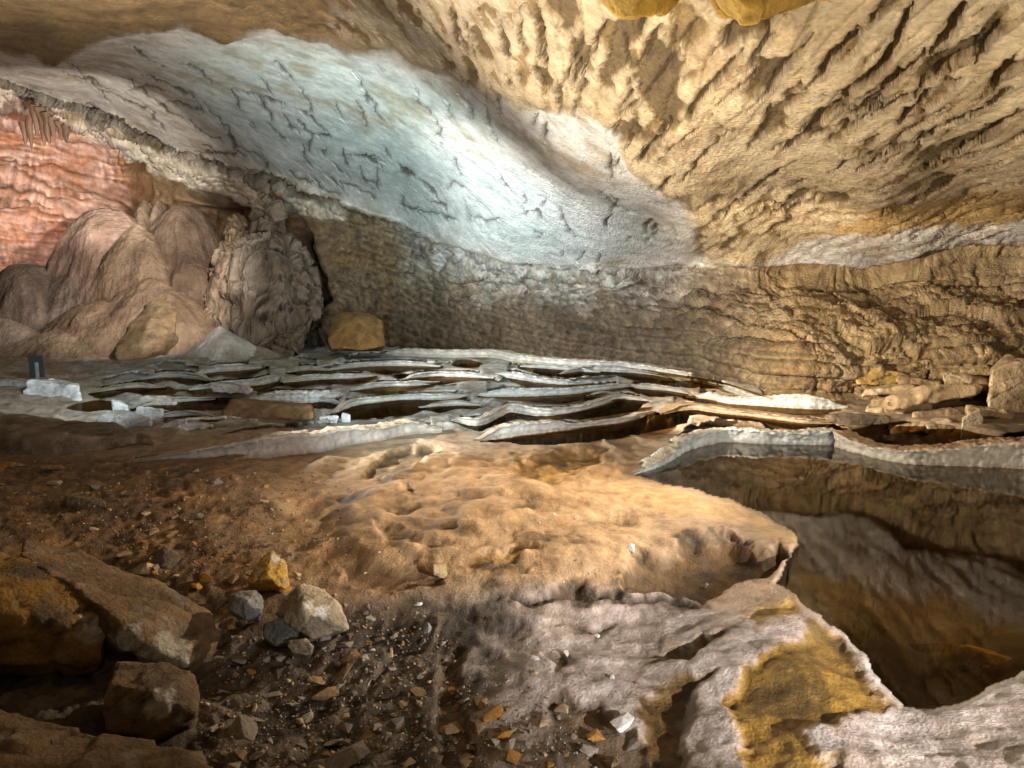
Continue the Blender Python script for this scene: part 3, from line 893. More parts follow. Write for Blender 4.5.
# red wall: tilted beds with dripping flutes
vr = (SY - fold) * Dl / F + P[..., 0] * .12
bd = ridged(np.stack([uu / 3.0, uu * 0, vr / .55 + .4 * fbm(P / 1.5, 3)], -1), 3)
flt = ridged(np.stack([uu / .28, uu * 0 + 4, P[..., 2] / 1.9], -1), 3)
dz = dz + red * (.30 * (bd - .5) + .16 * (flt - .5) * sm(-.2, .3, fbm(P / 1.3 + 7, 2)) + .22 * fbm(P / .6, 4))
gully = region([(132, 170), (146, 168), (146, 190), (138, 215), (128, 226), (128, 205)], 5)
dz = dz - .9 * gully
vc = (SY - fold) * Dl / F
bc = ridged(np.stack([uu / 1.6, uu * 0 + 2, vc / .3 + .35 * fbm(P / .8 + 5, 3)], -1), 3)
cs_ = vc / .16 + 1.5 * fbm(P / .9 + 5, 4)
cs_f = cs_ - np.floor(cs_)
cu_ = uu / .6 + 3 * RND[np.floor(cs_).astype(int) & 255] + .6 * fbm(P / .4, 2)
co_ = RND[(np.floor(cs_).astype(int) * 7 + np.floor(cu_).astype(int) * 13) & 255]
dz = dz + cream * (.12 * (bc - .4) + .16 * fbm(P / .35, 5) + .16 * (co_ - .4) + .12 * cs_f)
leftwall = wall_m * (1 - red) * (1 - cream) * sm(350, 310, SX)
dz = dz + leftwall * (.25 * fbm(P / .8, 4) + .1 * (ridged(P / .5, 3) - .5))
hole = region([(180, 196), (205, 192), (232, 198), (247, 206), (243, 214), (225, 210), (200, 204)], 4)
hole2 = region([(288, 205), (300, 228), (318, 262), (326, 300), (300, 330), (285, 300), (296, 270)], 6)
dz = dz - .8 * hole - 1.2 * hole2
P2 = P + nrm * dz[..., None]
# ---- colour
c1 = fbm(P / .9 + 30, 4)
c2 = fbm(P / .22 + 50, 4)
c3 = fbm(P / .07 + 20, 3)
dg = np.clip(.6 * c1 + .5 * c2, -1, 1)
pale = mix((.64, .60, .54), (.48, .43, .37), sm(-.25, .4, dg))
blueish = region([(180, 90), (330, 120), (430, 150), (520, 168), (640, 205), (660, 240), (560, 275), (430, 240), (330, 195), (240, 160)], 20)
pale = mix(pale, mix((.60, .62, .60), (.45, .48, .46), sm(-.2, .4, dg)), blueish)
pale = mix(pale, (.40, .30, .18), .55 * sm(.05, .35, c1 + .3 * c2) * (1 - blueish))
pale = mix(pale, (.07, .055, .04), cracks * .95)
tan = mix((.60, .46, .27), (.47, .33, .17), sm(-.25, .4, dg))
tan = mix(tan, (.40, .32, .22), sm(640, 420, SX + sw[..., 0] * 50) * .8)
tan = mix(tan, (.22, .13, .035), np.clip(.85 * sm(.2, .8, fiss) * patch + .25 * sm(.75, .95, saw) * patch, 0, .9))
brn = mix((.24, .155, .065), (.12, .075, .03), sm(-.2, .4, dg))
brn = mix(brn, (.36, .27, .16), sm(300, 420, SX + sw[..., 0] * 40) * .8)
tan = mix(tan, (.075, .048, .02), np.clip(sm(.55, 1.0, fis2) + .7 * sm(.55, .95, fiss) * patch, 0, .9))
CR = mix(pale, brn, low)
CR = mix(CR, tan, tan_c * sm(.0, .5, tanr))
white = region([(782, 246), (800, 238), (822, 236), (880, 234), (940, 226), (1024, 220), (1300, 215), (1300, 240), (1024, 243), (927, 253), (910, 268), (862, 269), (797, 266), (770, 258)], 3)
CR = mix(CR, mix((.70, .64, .56), (.55, .45, .34), sm(0, .4, dg)), white * .9)
och = region([(815, 234), (850, 222), (892, 210), (942, 196), (1024, 186), (1300, 170), (1300, 212), (1024, 221), (940, 228), (880, 235)], 4)
CR = mix(CR, mix((.52, .33, .12), (.42, .24, .07), sm(-.2, .3, dg)), och * .85)
wallc = mix((.34, .265, .175), (.20, .145, .085), sm(-.25, .35, dg))
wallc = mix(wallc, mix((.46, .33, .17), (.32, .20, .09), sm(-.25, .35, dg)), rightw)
wallc = mix(wallc, (.36, .235, .10), sm(470, 330, SX) * sm(-.1, .3, c1 + .4 * c2) * .75)
wallc = mix(wallc, mix((.56, .55, .51), (.40, .38, .33), sm(-.2, .3, dg)), region([(400, 225), (500, 205), (560, 240), (620, 250), (690, 270), (660, 300), (560, 305), (470, 295), (410, 270)], 22) * sm(-.5, .1, c1 + .5 * c2))
wallc = mix(wallc, (.62, .63, .62), region(oval(435, 262, 8, 14), 5) * .8 + region(oval(318, 250, 10, 16), 8) * .5 + region(oval(520, 268, 6, 10), 5) * .6)
wallc = mix(wallc, (.24, .16, .07), .8 * region([(792, 270), (830, 270), (860, 278), (900, 300), (870, 305), (840, 292), (800, 280)], 4))  # shadow under the ledge, painted into the wall colour
stain = fbm(np.stack([uu / .45, uu * 0 + 1, P[..., 2] / 2.2], -1) + 13, 4)
wallc = mix(wallc, wallc * .45, sm(.05, .4, stain) * .8)
wallc = mix(wallc, (.44, .37, .28), sm(-.1, -.4, stain) * .25)
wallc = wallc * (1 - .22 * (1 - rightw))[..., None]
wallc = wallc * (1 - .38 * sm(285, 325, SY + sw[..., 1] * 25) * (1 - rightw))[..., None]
dirt = np.clip((1 - sm(0, .03, g1)) * (.55 + .3 * rightw) + .6 * (1 - sm(0, .011, g2)), 0, 1)
wallc = mix(wallc, (.10, .065, .03), dirt * .75)
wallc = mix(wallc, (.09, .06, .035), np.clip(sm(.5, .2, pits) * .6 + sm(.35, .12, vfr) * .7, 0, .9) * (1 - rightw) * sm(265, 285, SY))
redc = mix((.54, .36, .28), (.40, .20, .115), sm(-.25, .25, dg + .5 * (bd - .5)))
redc = mix(redc, (.62, .45, .36), sm(.1, .35, fbm(np.stack([uu / 1.6, uu * 0, vr / .35], -1) + 44, 3)) * .8)
redc = mix(redc, (.17, .08, .04), sm(.42, .2, bd) * .7)
redc = mix(redc, (.30, .14, .03), region([(110, 140), (150, 160), (150, 230), (120, 230), (128, 180)], 10) * .7)
crc = mix((.64, .56, .45), (.34, .26, .16), sm(-.15, .4, dg + .6 * (.45 - bc)))
crc = mix(crc, (.16, .12, .06), sm(.3, .12, bc) * .7)
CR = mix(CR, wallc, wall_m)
CR = mix(CR, mix((.30, .2, .11), (.16, .10, .05), sm(-.3, .3, dg)), leftwall)
CR = mix(CR, redc, red * wall_m)
CR = mix(CR, crc, cream)
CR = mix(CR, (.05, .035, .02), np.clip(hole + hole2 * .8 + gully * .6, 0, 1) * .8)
CR = CR * (1 + .16 * c3[..., None])
Q = quads(*SX.shape).reshape(-1, 4)
cm = (ceil_m * (1 - cream)).ravel()[Q].mean(1) > .5


def submesh(name, sel):
    q = Q[sel]
    u, inv = np.unique(q, return_inverse=True)
    me = mesh_np(name, P2.reshape(-1, 3)[u], inv.reshape(q.shape), M_SHELL)
    finish(me, CR.reshape(-1, 3)[u])
    return structure(link(name, me))


submesh('cave_ceiling', cm)
submesh('cave_wall', ~cm)

# ------------------------------------------------------------------ flowstone mound
def mound(name, domes, x0, x1, y0, y1, nx, ny, zfoot, colfn, label, cat, rel=1.0, k=.08, fluted=1, crag=0):
    xs, ys = np.linspace(x0, x1, nx), np.linspace(y0, y1, ny)
    X, Y = np.meshgrid(xs, ys)
    B = np.stack([X, Y, 0 * X], -1)
    wx = X + .22 * fbm(B / .9, 3) * rel
    wy = Y + .22 * fbm(B / .9 + 9, 3) * rel
    Zm = np.full(X.shape, zfoot - .3)
    own = np.zeros(X.shape, int)
    flute = np.zeros(X.shape)
    for i, (cx, cy, rx, ry, zt, zb, p, c) in enumerate(domes):
        dx, dy = (wx - cx) / rx, (wy - cy) / ry
        r = np.sqrt(dx * dx + dy * dy)
        zi = zb + (zt - zb) * (1 - np.clip(r, 0, 1.25) ** p)
        zi = np.where(r > 1.2, -9, zi)
        a = np.arctan2(dy, dx)
        fl = .55 * (.014 * np.sin(a * 19 + 7 * fbm(B / .7 + i, 3)) + .008 * np.sin(a * 47 + 5 * fbm(B / .4 + i, 2))) * sm(.2, .8, r) * fluted
        up = zi > Zm
        own = np.where(up, i, own)
        flute = np.where(up, fl, flute)
        h = np.clip(.5 + .5 * (zi - Zm) / k, 0, 1)
        Zm = Zm * (1 - h) + zi * h + k * h * (1 - h)
    V = np.stack([X, Y, Zm], -1)
    Vn = normals(V)
    e1, e2, ei = cells(V / .55 + fbm(V / .5, 3)[..., None] * .5)
    V = V + Vn * (rel * (.06 * fbm(V / .6, 4) + .025 * fbm(V / .13, 3)) + flute * rel + crag * (.22 * (RND[ei] - .5) * sm(0, .15, e2 - e1) - .06 * (1 - sm(0, .08, e2 - e1))))[..., None]
    me = mesh_np(name, V.reshape(-1, 3), quads(ny, nx).reshape(-1, 4), M_MOUND)
    cc = colfn(V, own, domes)
    finish(me, cc.reshape(-1, 3))
    return tag(link(name, me), label, cat)


def dome(px, py_top, py_foot, wpx, depth, p=2.2, ry=None, c=(.3, .22, .15)):
    """a dome whose summit shows at (px, py_top), foot at py_foot, wpx wide, standing `depth` away"""
    t = at_depth(px, py_top, depth)
    b = at_depth(px, py_foot, depth)
    rx = wpx / 2 / F * depth
    return (t[0], t[1], rx, ry or rx, t[2], b[2], p, c)


def mcol(V, own, domes):
    cs = np.array([d[7] for d in domes])
    n = fbm(V / .7 + 3, 4)
    c = cs[own]
    st = fbm(V * np.array([4, 4, .4]), 3)
    return mix(c, c * np.array([.62, .57, .52]), sm(-.25, .45, n + .4 * st))


PK, TN, BR, PU = (.25, .165, .125), (.21, .145, .095), (.14, .097, .066), (.165, .12, .095)
mound('flowstone_mound', [
    dome(105, 209, 352, 170, 16.6, 2.0, 1.9, PK), dome(182, 206, 296, 92, 16.8, 2.6, 1.3, BR), dome(143, 200, 300, 46, 17.2, 2.0, 1.0, BR), dome(160, 200, 300, 40, 17.3, 2.0, 1.0, BR),
    dome(139, 225, 356, 150, 16.0, 1.5, 1.7, TN), dome(27, 263, 362, 150, 15.6, 2.0, 1.4, PU), dome(80, 264, 356, 110, 15.8, 2.3, 1.2, PU), dome(190, 254, 345, 90, 16.2, 2.3, 1.1, BR),
    dome(150, 279, 362, 180, 15.2, 1.7, 1.4, TN), dome(100, 300, 368, 200, 14.8, 1.4, 1.3, TN), dome(208, 250, 350, 80, 16.6, 2.0, 1.2, BR), dome(-40, 240, 365, 150, 16.4, 1.5, 1.5, PK),
    dome(0, 318, 368, 170, 14.4, 1.5, 1.1, (.27, .2, .15)), dome(60, 330, 372, 190, 14.2, 1.5, 1.1, (.25, .18, .12))],
    -15.5, -6.2, 13.0, 19.6, 380, 300, .3, mcol, 'huge rounded brown and pink flowstone mound against the red wall', 'flowstone', k=.06)
mound('rock_mass', [dome(269, 196, 345, 62, 16.8, 1.9, 1.2, (.22, .175, .13)), dome(268, 236, 352, 104, 15.9, 3.4, 1.3, (.19, .155, .12)), dome(232, 246, 350, 60, 15.9, 2.8, 1.1, (.22, .165, .115)),
                    dome(240, 214, 345, 44, 16.6, 2.2, 1.0, (.24, .18, .12)), dome(252, 268, 350, 66, 15.5, 3.0, .8, (.2, .165, .13)), dome(300, 325, 352, 120, 15.2, 1.6, 1.0, (.17, .135, .1))],
      -8.2, -4.6, 14.2, 18.2, 240, 220, .3, mcol, 'dark grey brown cracked rock mass right of the flowstone domes beside a black recess', 'rock mass', rel=1.5, k=.06, fluted=0, crag=1.5)
mound('calcite_cone', [dome(222, 326, 364, 92, 14.0, 1.15, .9, (.56, .53, .50)), dome(250, 346, 364, 90, 14.2, 1.6, .8, (.3, .25, .2))], -7.4, -4.6, 12.9, 15.2, 150, 120, .35, mcol,
      'small pale grey cone of calcite at the foot of the flowstone', 'flowstone cone', rel=.6, k=.03)

# ------------------------------------------------------------------ boulders
def rock_mesh(name, pts, vox, big, small, colours, seed=0, smooth_it=1, strat=0.0, patches=()):
    """hull of the given corner points, remeshed finely and weathered"""
    bm = bmesh.new()
    for p in pts:
        bm.verts.new(p)
    r = bmesh.ops.convex_hull(bm, input=bm.verts[:])
    junk = [g for g in r['geom_interior'] if isinstance(g, bmesh.types.BMVert)]
    bmesh.ops.delete(bm, geom=list(set(junk)), context='VERTS')
    me0 = bpy.data.meshes.new('tmp')
    bm.to_mesh(me0)
    bm.free()
    o = bpy.data.objects.new('tmp', me0)
    C.objects.link(o)
    md = o.modifiers.new('r', 'REMESH')
    md.mode = 'VOXEL'
    md.voxel_size = vox
    ms = o.modifiers.new('s', 'SMOOTH')
    ms.iterations = smooth_it
    ms.factor = .5
    dg_ = bpy.context.evaluated_depsgraph_get()
    me = bpy.data.meshes.new_from_object(o.evaluated_get(dg_))
    bpy.data.objects.remove(o)
    bpy.data.meshes.remove(me0)
    me.name = name
    n = len(me.vertices)
    V = np.zeros(n * 3, np.float32)
    me.vertices.foreach_get('co', V)
    V = V.reshape(-1, 3).astype(float)
    N = np.zeros(n * 3, np.float32)
    me.vertices.foreach_get('normal', N)
    N = N.reshape(-1, 3)
    s = seed * 3.7
    d = big * fbm(V / (big * 9) + s, 4) + small * fbm(V / (small * 7) + s, 4)
    f1_, f2_, ci_ = cells(V / (big * 7) + s + fbm(V / (big * 5), 2)[:, None] * .3)
    d = d + big * .6 * (RND[ci_] - .5) - small * (1 - sm(0, .08, f2_ - f1_))
    V2 = V + N * d[:, None]
    me.vertices.foreach_set('co', V2.astype(np.float32).ravel())
    w = fbm(V / (big * 8) + s + 5, 4)
    c = mix(colours[0], colours[1], sm(-.3, .35, w))
    c = mix(c, colours[2], sm(.15, .4, fbm(V / (big * 4) + s + 25, 4)) * .7)
    for ctr, rad, pc in patches:
        q = np.linalg.norm(V - np.asarray(ctr), axis=1) / rad + .9 * fbm(V / (rad * .5) + s, 4)
        c = mix(c, pc, sm(1, .6, q) * .85)
    me.materials.clear()
    me.materials.append(M_BOULD)
    finish(me, c)
    return me


def pp(*rows):
    """corner points given by line of sight and depth"""
    return [tuple(at_depth(x, y, d)) for x, y, d in rows]


DKB = ((.17, .105, .05), (.11, .068, .03), (.24, .20, .16))
OCB = ((.25, .14, .03), (.14, .08, .025), (.2, .17, .13))
o = link('boulder', rock_mesh('boulder', pp((22, 534, 3.05), (75, 548, 3.15), (150, 578, 3.15), (212, 612, 3.0), (219, 632, 2.9), (208, 652, 2.8), (188, 668, 2.66), (120, 650, 2.6), (112, 615, 2.62), (75, 585, 2.7), (20, 556, 2.8),
                                                 (190, 690, 2.95), (110, 680, 2.9), (30, 620, 3.1), (220, 660, 3.1), (15, 590, 3.1)), .018, .035, .008, DKB, 1, patches=[(at_depth(165, 655, 2.66), .13, (.38, .36, .32)), (at_depth(125, 640, 2.62), .07, (.4, .38, .35))]))
tag(o, 'large tilted brown slab boulder with smooth sloping top at lower left', 'boulder')
o = link('boulder', rock_mesh('boulder', pp((-90, 548, 2.8), (20, 552, 2.85), (70, 582, 2.75), (112, 628, 2.66), (105, 660, 2.6), (85, 672, 2.62), (20, 668, 2.5), (-90, 670, 2.4), (-90, 600, 2.4), (0, 590, 2.55), (50, 620, 2.55), (-60, 700, 2.8), (90, 690, 2.8)), .018, .05, .012, OCB, 2,
                                         patches=[(at_depth(92, 630, 2.6), .07, (.45, .43, .4)), (at_depth(40, 560, 2.75), .12, (.05, .04, .03)), (at_depth(55, 605, 2.55), .12, (.07, .055, .04))]))
tag(o, 'rugged ochre boulder under the tilted slab at the left edge', 'boulder')
o = link('boulder', rock_mesh('boulder', pp((118, 662, 2.5), (160, 660, 2.55), (196, 672, 2.5), (201, 694, 2.42), (196, 712, 2.34), (150, 736, 2.26), (108, 730, 2.24), (98, 700, 2.3), (108, 680, 2.35), (150, 690, 2.28), (190, 735, 2.5), (110, 745, 2.5)), .014, .03, .008,
                                         ((.16, .10, .05), (.10, .065, .035), (.24, .20, .15)), 3, patches=[(at_depth(162, 705, 2.28), .07, (.36, .33, .28))]))
tag(o, 'squat brown boulder lying below the tilted slab', 'boulder')
o = link('boulder', rock_mesh('boulder', pp((-90, 700, 2.0), (0, 708, 2.05), (60, 722, 2.05), (130, 740, 2.0), (205, 756, 1.95), (210, 800, 1.8), (-90, 830, 1.6), (-90, 760, 1.75), (60, 758, 1.82), (100, 860, 1.9), (-60, 860, 2)), .014, .035, .01, DKB, 4))
tag(o, 'low dark brown rock in the bottom left corner', 'boulder')
o = link('boulder', rock_mesh('boulder', pp((-60, 409, 6.7), (0, 411, 6.7), (60, 417, 6.6), (112, 423, 6.5), (138, 431, 6.3), (138, 441, 6.2), (100, 453, 6.0), (20, 464, 5.75), (-60, 468, 5.7), (-60, 438, 5.8), (30, 435, 5.8), (100, 436, 6.0), (0, 472, 6.6), (130, 452, 6.8)), .03, .05, .014,
                                         ((.22, .17, .12), (.15, .11, .07), (.30, .25, .2)), 5))
tag(o, 'wide flat dark rock slab behind the left rubble', 'rock slab')
# stones among the rubble at the foot of the slab
B3 = ((.40, .33, .22), (.26, .22, .16), (.40, .37, .31))
o = link('rock', rock_mesh('rock', pp((300, 582, 3.05), (318, 586, 3.05), (340, 606, 2.98), (349, 628, 2.92), (312, 640, 2.86), (290, 626, 2.88), (272, 614, 2.95), (280, 600, 3.0), (305, 612, 2.86), (300, 642, 3.05), (345, 630, 3.05)), .009, .02, .005, B3, 6,
                                 patches=[(at_depth(323, 609, 2.9), .045, (.75, .74, .72)), (at_depth(307, 606, 2.9), .03, (.7, .7, .68))]))
tag(o, 'pale pointed rock with chalky white blotches on its face', 'rock')
o = link('rock', rock_mesh('rock', pp((262, 556, 3.35), (272, 549, 3.38), (288, 562, 3.35), (289, 574, 3.28), (280, 588, 3.2), (250, 590, 3.22), (246, 580, 3.25), (254, 566, 3.3), (268, 575, 3.2), (290, 590, 3.4), (250, 592, 3.4)), .009, .02, .005,
                                 ((.44, .26, .05), (.3, .17, .04), (.5, .42, .32)), 7, patches=[(at_depth(276, 557, 3.33), .04, (.62, .55, .48))]))
tag(o, 'upright yellow ochre rock with white crest', 'rock')
o = link('rock', rock_mesh('rock', pp((228, 594, 3.0), (255, 590, 3.05), (264, 600, 3.0), (262, 614, 2.94), (244, 622, 2.9), (230, 610, 2.92), (245, 600, 2.92), (260, 622, 3.1), (232, 616, 3.1)), .009, .014, .004, ((.22, .22, .20), (.16, .16, .15), (.28, .28, .27)), 8))
tag(o, 'blue grey block wedged between the slab and the pale pointed rock', 'rock')
o = link('rock', rock_mesh('rock', pp((264, 622, 2.92), (285, 616, 2.92), (300, 630, 2.88), (300, 642, 2.84), (275, 646, 2.82), (262, 636, 2.86), (290, 650, 3), (265, 646, 3)), .009, .012, .004, ((.2, .2, .18), (.13, .13, .12), (.26, .26, .24)), 9))
tag(o, 'grey stone propping the pale pointed rock', 'rock')
o = link('rock', rock_mesh('rock', pp((288, 640, 2.82), (306, 638, 2.82), (315, 646, 2.8), (312, 656, 2.76), (292, 654, 2.76), (287, 646, 2.78), (305, 660, 2.9), (290, 658, 2.9)), .007, .01, .003, ((.3, .25, .18), (.2, .16, .11), (.36, .32, .26)), 10))
tag(o, 'small buff block just below the pale pointed rock', 'rock')
o = link('rock', rock_mesh('rock', pp((140, 560, 3.7), (165, 546, 3.75), (186, 556, 3.7), (186, 576, 3.6), (150, 586, 3.55), (142, 575, 3.6), (165, 566, 3.55), (184, 585, 3.8), (150, 590, 3.8)), .012, .02, .006, ((.12, .09, .06), (.08, .06, .04), (.16, .13, .1)), 11))
tag(o, 'dark rock standing behind the tilted slab', 'rock')
# back rocks
o = link('boulder', rock_mesh('boulder', pp((133, 320, 14.2), (150, 300, 14.6), (166, 300, 14.6), (178, 314, 14.4), (178, 330, 14.1), (160, 350, 13.7), (140, 360, 13.5), (116, 362, 13.4), (114, 346, 13.6), (145, 330, 13.6), (175, 360, 14.4), (130, 370, 14.4)), .07, .08, .025,
                                         ((.17, .115, .06), (.11, .075, .04), (.24, .18, .11)), 12))
tag(o, 'rounded brown boulder leaning in front of the flowstone mound', 'boulder')
o = link('boulder', rock_mesh('boulder', pp((330, 318, 14.6), (345, 310, 14.8), (375, 314, 14.8), (384, 322, 14.6), (386, 346, 14.2), (362, 350, 13.9), (332, 350, 14.0), (327, 336, 14.2), (355, 318, 14.2), (384, 352, 15), (330, 352, 15)), .06, .06, .02,
                                         ((.25, .135, .04), (.15, .082, .03), (.22, .14, .07)), 13))
tag(o, 'golden ochre block at the foot of the back wall', 'boulder')


# white broken blocks
def slab(px, py, w, h, d, label, cat, cols, seed, skew=0.0, thick=.35, group=None, vox=None, rough=.075):
    """an angular block facing us: middle of the picture rectangle, width and height there, depth"""
    r = np.random.RandomState(seed)
    pts = []
    for k in range(2):
        for sx_, sy_ in ((-1, -1), (-.1, -1.1), (1, -.9), (1.05, .1), (1, 1), (0, 1.1), (-1, .9), (-1.08, 0)):
            jx, jy = r.uniform(-.15, .15, 2)
            y_ = py + (sy_ + jy) * h / 2 + skew * sx_ * h / 2
            dep_ = d + k * thick * (1 + .3 * r.rand()) + (.12 * thick if sy_ < 0 else 0) + (.1 * thick * r.rand())
            if k:
                y_ -= (.05 * h)
            pts.append(tuple(at_depth(px + (sx_ + jx) * w / 2 * (.9 if k else 1), y_, dep_)))
    ww = w / F * d
    o = link('rock', rock_mesh('rock', pts, vox or max(ww / 34, .008), ww * rough, ww * .014, cols, seed, smooth_it=1))
    return tag(o, label, cat, group)


WH = ((.66, .66, .64), (.5, .51, .5), (.74, .74, .73))
WG = ((.46, .46, .44), (.34, .33, .31), (.54, .54, .53))
BF = ((.46, .33, .19), (.34, .23, .12), (.52, .42, .30))
slab(55, 398, 52, 30, 8.6, 'bright white block with flat top standing before the small dark panel', 'rock', WH, 21, .05, .5)
slab(14, 394, 34, 24, 9.4, 'greyish white block cut off by the left edge', 'rock', WG, 22, 0, .5)
slab(120, 411, 16, 16, 7.9, 'small white chunk between the flat dark slab and pool', 'rock', WH, 23, .3, .2)
slab(124, 421, 52, 11, 7.0, 'flat pale slab lying on the edge of the dark rock slab', 'rock', WG, 24, .1, .4)
slab(170, 434, 34, 20, 6.9, 'jagged lilac white chunk in front of the low rim', 'rock', ((.6, .58, .62), (.46, .45, .48), (.7, .7, .72)), 25, -.5, .25)
slab(205, 422, 40, 9, 7.5, 'ridge of broken white crust beside the jagged chunk', 'rock', WH, 26, -.4, .2)
slab(237, 424, 36, 13, 7.5, 'fluted white crust at the lip of the brown pool', 'rock', WG, 27, .2, .2)
slab(328, 421, 18, 10, 7.6, 'white lump on the lip of the tall smooth rimstone wall', 'rock', WH, 28, -.2, .15)
slab(346, 418, 9, 9, 7.65, 'tiny white lump beside the other on the smooth wall lip', 'rock', WH, 29, .1, .1)
slab(150, 421, 26, 24, 7.4, 'grey broken block behind the jagged lilac chunk', 'rock', WG, 30, .1, .3)
slab(152, 404, 44, 12, 8.4, 'buff crust slab in the left terraces', 'rock', ((.42, .4, .36), (.3, .27, .22), (.5, .5, .48)), 31, -.2, .4)
slab(270, 414, 80, 22, 7.6, 'wide brown clay covered slab in the left terraces', 'rock slab', ((.22, .14, .07), (.15, .09, .045), (.28, .2, .12)), 32, .15, .9)
DS = ((.17, .115, .065), (.11, .075, .045), (.24, .18, .12))
slab(96, 471, 74, 17, 5.5, 'broken brown ledge in the shade below the wide dark slab', 'rock slab', DS, 71, -.2, .4)
slab(36, 486, 52, 16, 5.1, 'brown ochre lump at the left edge under the broken ledge', 'rock', ((.26, .15, .06), (.17, .1, .04), (.3, .2, .1)), 72, .1, .35)
slab(150, 481, 46, 12, 5.2, 'flat shaded slab right of the broken brown ledge', 'rock slab', DS, 73, .15, .35)
slab(214, 461, 60, 8, 5.7, 'thin dark slab lying under the long smooth grey wall', 'rock slab', DS, 74, -.25, .3)
slab(85, 505, 40, 14, 4.4, 'brown stone block alone on the shaded slope above the tilted slab', 'rock', DS, 75, .2, .3)
slab(170, 446, 50, 9, 6.3, 'grey brown flat slab behind the left end of the smooth wall', 'rock slab', ((.26, .22, .17), (.18, .15, .11), (.32, .28, .23)), 76, -.15, .3)
slab(128, 440, 46, 12, 6.2, 'dark stepped block beside the wide flat slab', 'rock', DS, 77, .2, .4)
slab(190, 428, 50, 9, 7.0, 'pale grey broken plate among the white crusts at left', 'rock', WG, 78, -.3, .25)
slab(230, 389, 40, 9, 9.0, 'pale broken plate in the left terraces near the fluted wall', 'rock', WG, 79, .2, .3)
# fallen slabs at the right wall
slab(900, 406, 58, 22, 8.6, 'big wedge of tan rock under the stacked slabs at right', 'fallen slab', BF, 41, -.5, .6)
slab(934, 395, 92, 15, 8.4, 'long upper tan slab leaning left against the right wall', 'fallen slab', BF, 42, -1.1, .4)
slab(968, 382, 44, 13, 8.7, 'top slab of the fallen pile at the right wall', 'fallen slab', BF, 43, .5, .5)
slab(921, 427, 58, 9, 7.9, 'thin light tan slab lying flat at the foot of the fallen pile', 'fallen slab', ((.56, .44, .28), (.42, .3, .17), (.6, .5, .36)), 44, -.7, .25)
slab(971, 424, 20, 20, 7.7, 'small upright tan block right of the thin flat slab', 'fallen slab', ((.54, .42, .27), (.4, .29, .17), (.6, .5, .36)), 45, -.5, .25)
slab(1010, 396, 38, 66, 8.4, 'tall tan block at the right edge above the pool', 'fallen slab', BF, 46, -.15, .7)
slab(940, 417, 50, 14, 8.3, 'shadowed middle slab between the leaning and flat slabs', 'fallen slab', ((.3, .2, .11), (.2, .13, .07), (.36, .27, .17)), 47, -.2, .4)
slab(890, 391, 54, 9, 8.9, 'thin tan slab tucked behind the big wedge of rock at right', 'fallen slab', BF, 53, -.5, .35)
slab(990, 413, 46, 8, 8.0, 'thin tilted slab under the tall block at the right edge', 'fallen slab', BF, 54, .7, .3)
slab(948, 428, 40, 6, 7.75, 'sliver of tan rock between the thin flat slab and the small upright block', 'fallen slab', BF, 55, .5, .2)
slab(1004, 428, 44, 7, 7.7, 'flat tan slab low at the right edge below the tall block', 'fallen slab', BF, 56, -.3, .3)
slab(920, 384, 40, 10, 9.2, 'squarish tan slab leaning on the wall above the leaning slab', 'fallen slab', BF, 57, .6, .3)
slab(862, 420, 56, 9, 7.9, 'dark low rock at the end of the straight grey dam', 'rock', ((.14, .1, .06), (.1, .07, .045), (.2, .15, .1)), 48, .1, .5)
slab(880, 378, 44, 14, 9.4, 'ochre bench block on the right wall above the wedge', 'rock', ((.42, .27, .08), (.28, .18, .06), (.46, .34, .2)), 49, 0, .4)
slab(1000, 440, 90, 7, 7.4, 'flat brown slab just behind the cream rimstone wall', 'rock slab', ((.22, .15, .08), (.16, .1, .06), (.28, .2, .13)), 50, 0, .4)
# rocks under the clear water of the pool
slab(978, 668, 66, 34, 2.95, 'yellow rock under the water near the bank', 'rock', ((.75, .45, .04), (.5, .28, .03), (.7, .5, .15)), 51, .35, .3)
slab(905, 662, 110, 40, 3.45, 'dark sunken rock under the near pool water', 'rock', ((.12, .08, .04), (.08, .055, .03), (.15, .1, .05)), 52, .2, .5)
# hanging lumps of roof at the top edge
RL = ((.60, .36, .06), (.34, .19, .04), (.5, .36, .18))  # orange of the light put into the rock colour
for sd, lab, pts in ((61, 'smaller orange rock lump hanging from the roof at the top edge', [(600, -6, 3.6), (606, 8, 3.45), (618, 19, 3.35), (634, 20, 3.3), (648, 11, 3.4), (662, 14, 3.35), (676, 4, 3.5), (672, -40, 3.3), (604, -40, 3.3), (640, -60, 3.1), (600, -20, 4.0), (676, -20, 4.0), (640, -8, 4.2)]),
                     (62, 'larger orange brown rock lump hanging from the roof right of the smaller one', [(712, -4, 3.4), (722, 14, 3.3), (740, 27, 3.15), (762, 24, 3.1), (786, 17, 3.15), (808, 8, 3.2), (832, -2, 3.3), (820, -50, 3.0), (716, -50, 3.0), (770, -80, 2.8), (712, -20, 3.8), (830, -20, 3.8), (770, -4, 4.0)])):
    o = link('hanging_rock', rock_mesh('hanging_rock', pp(*pts), .011, .075, .02, RL, sd, smooth_it=0))
    tag(o, lab, 'roof lump')

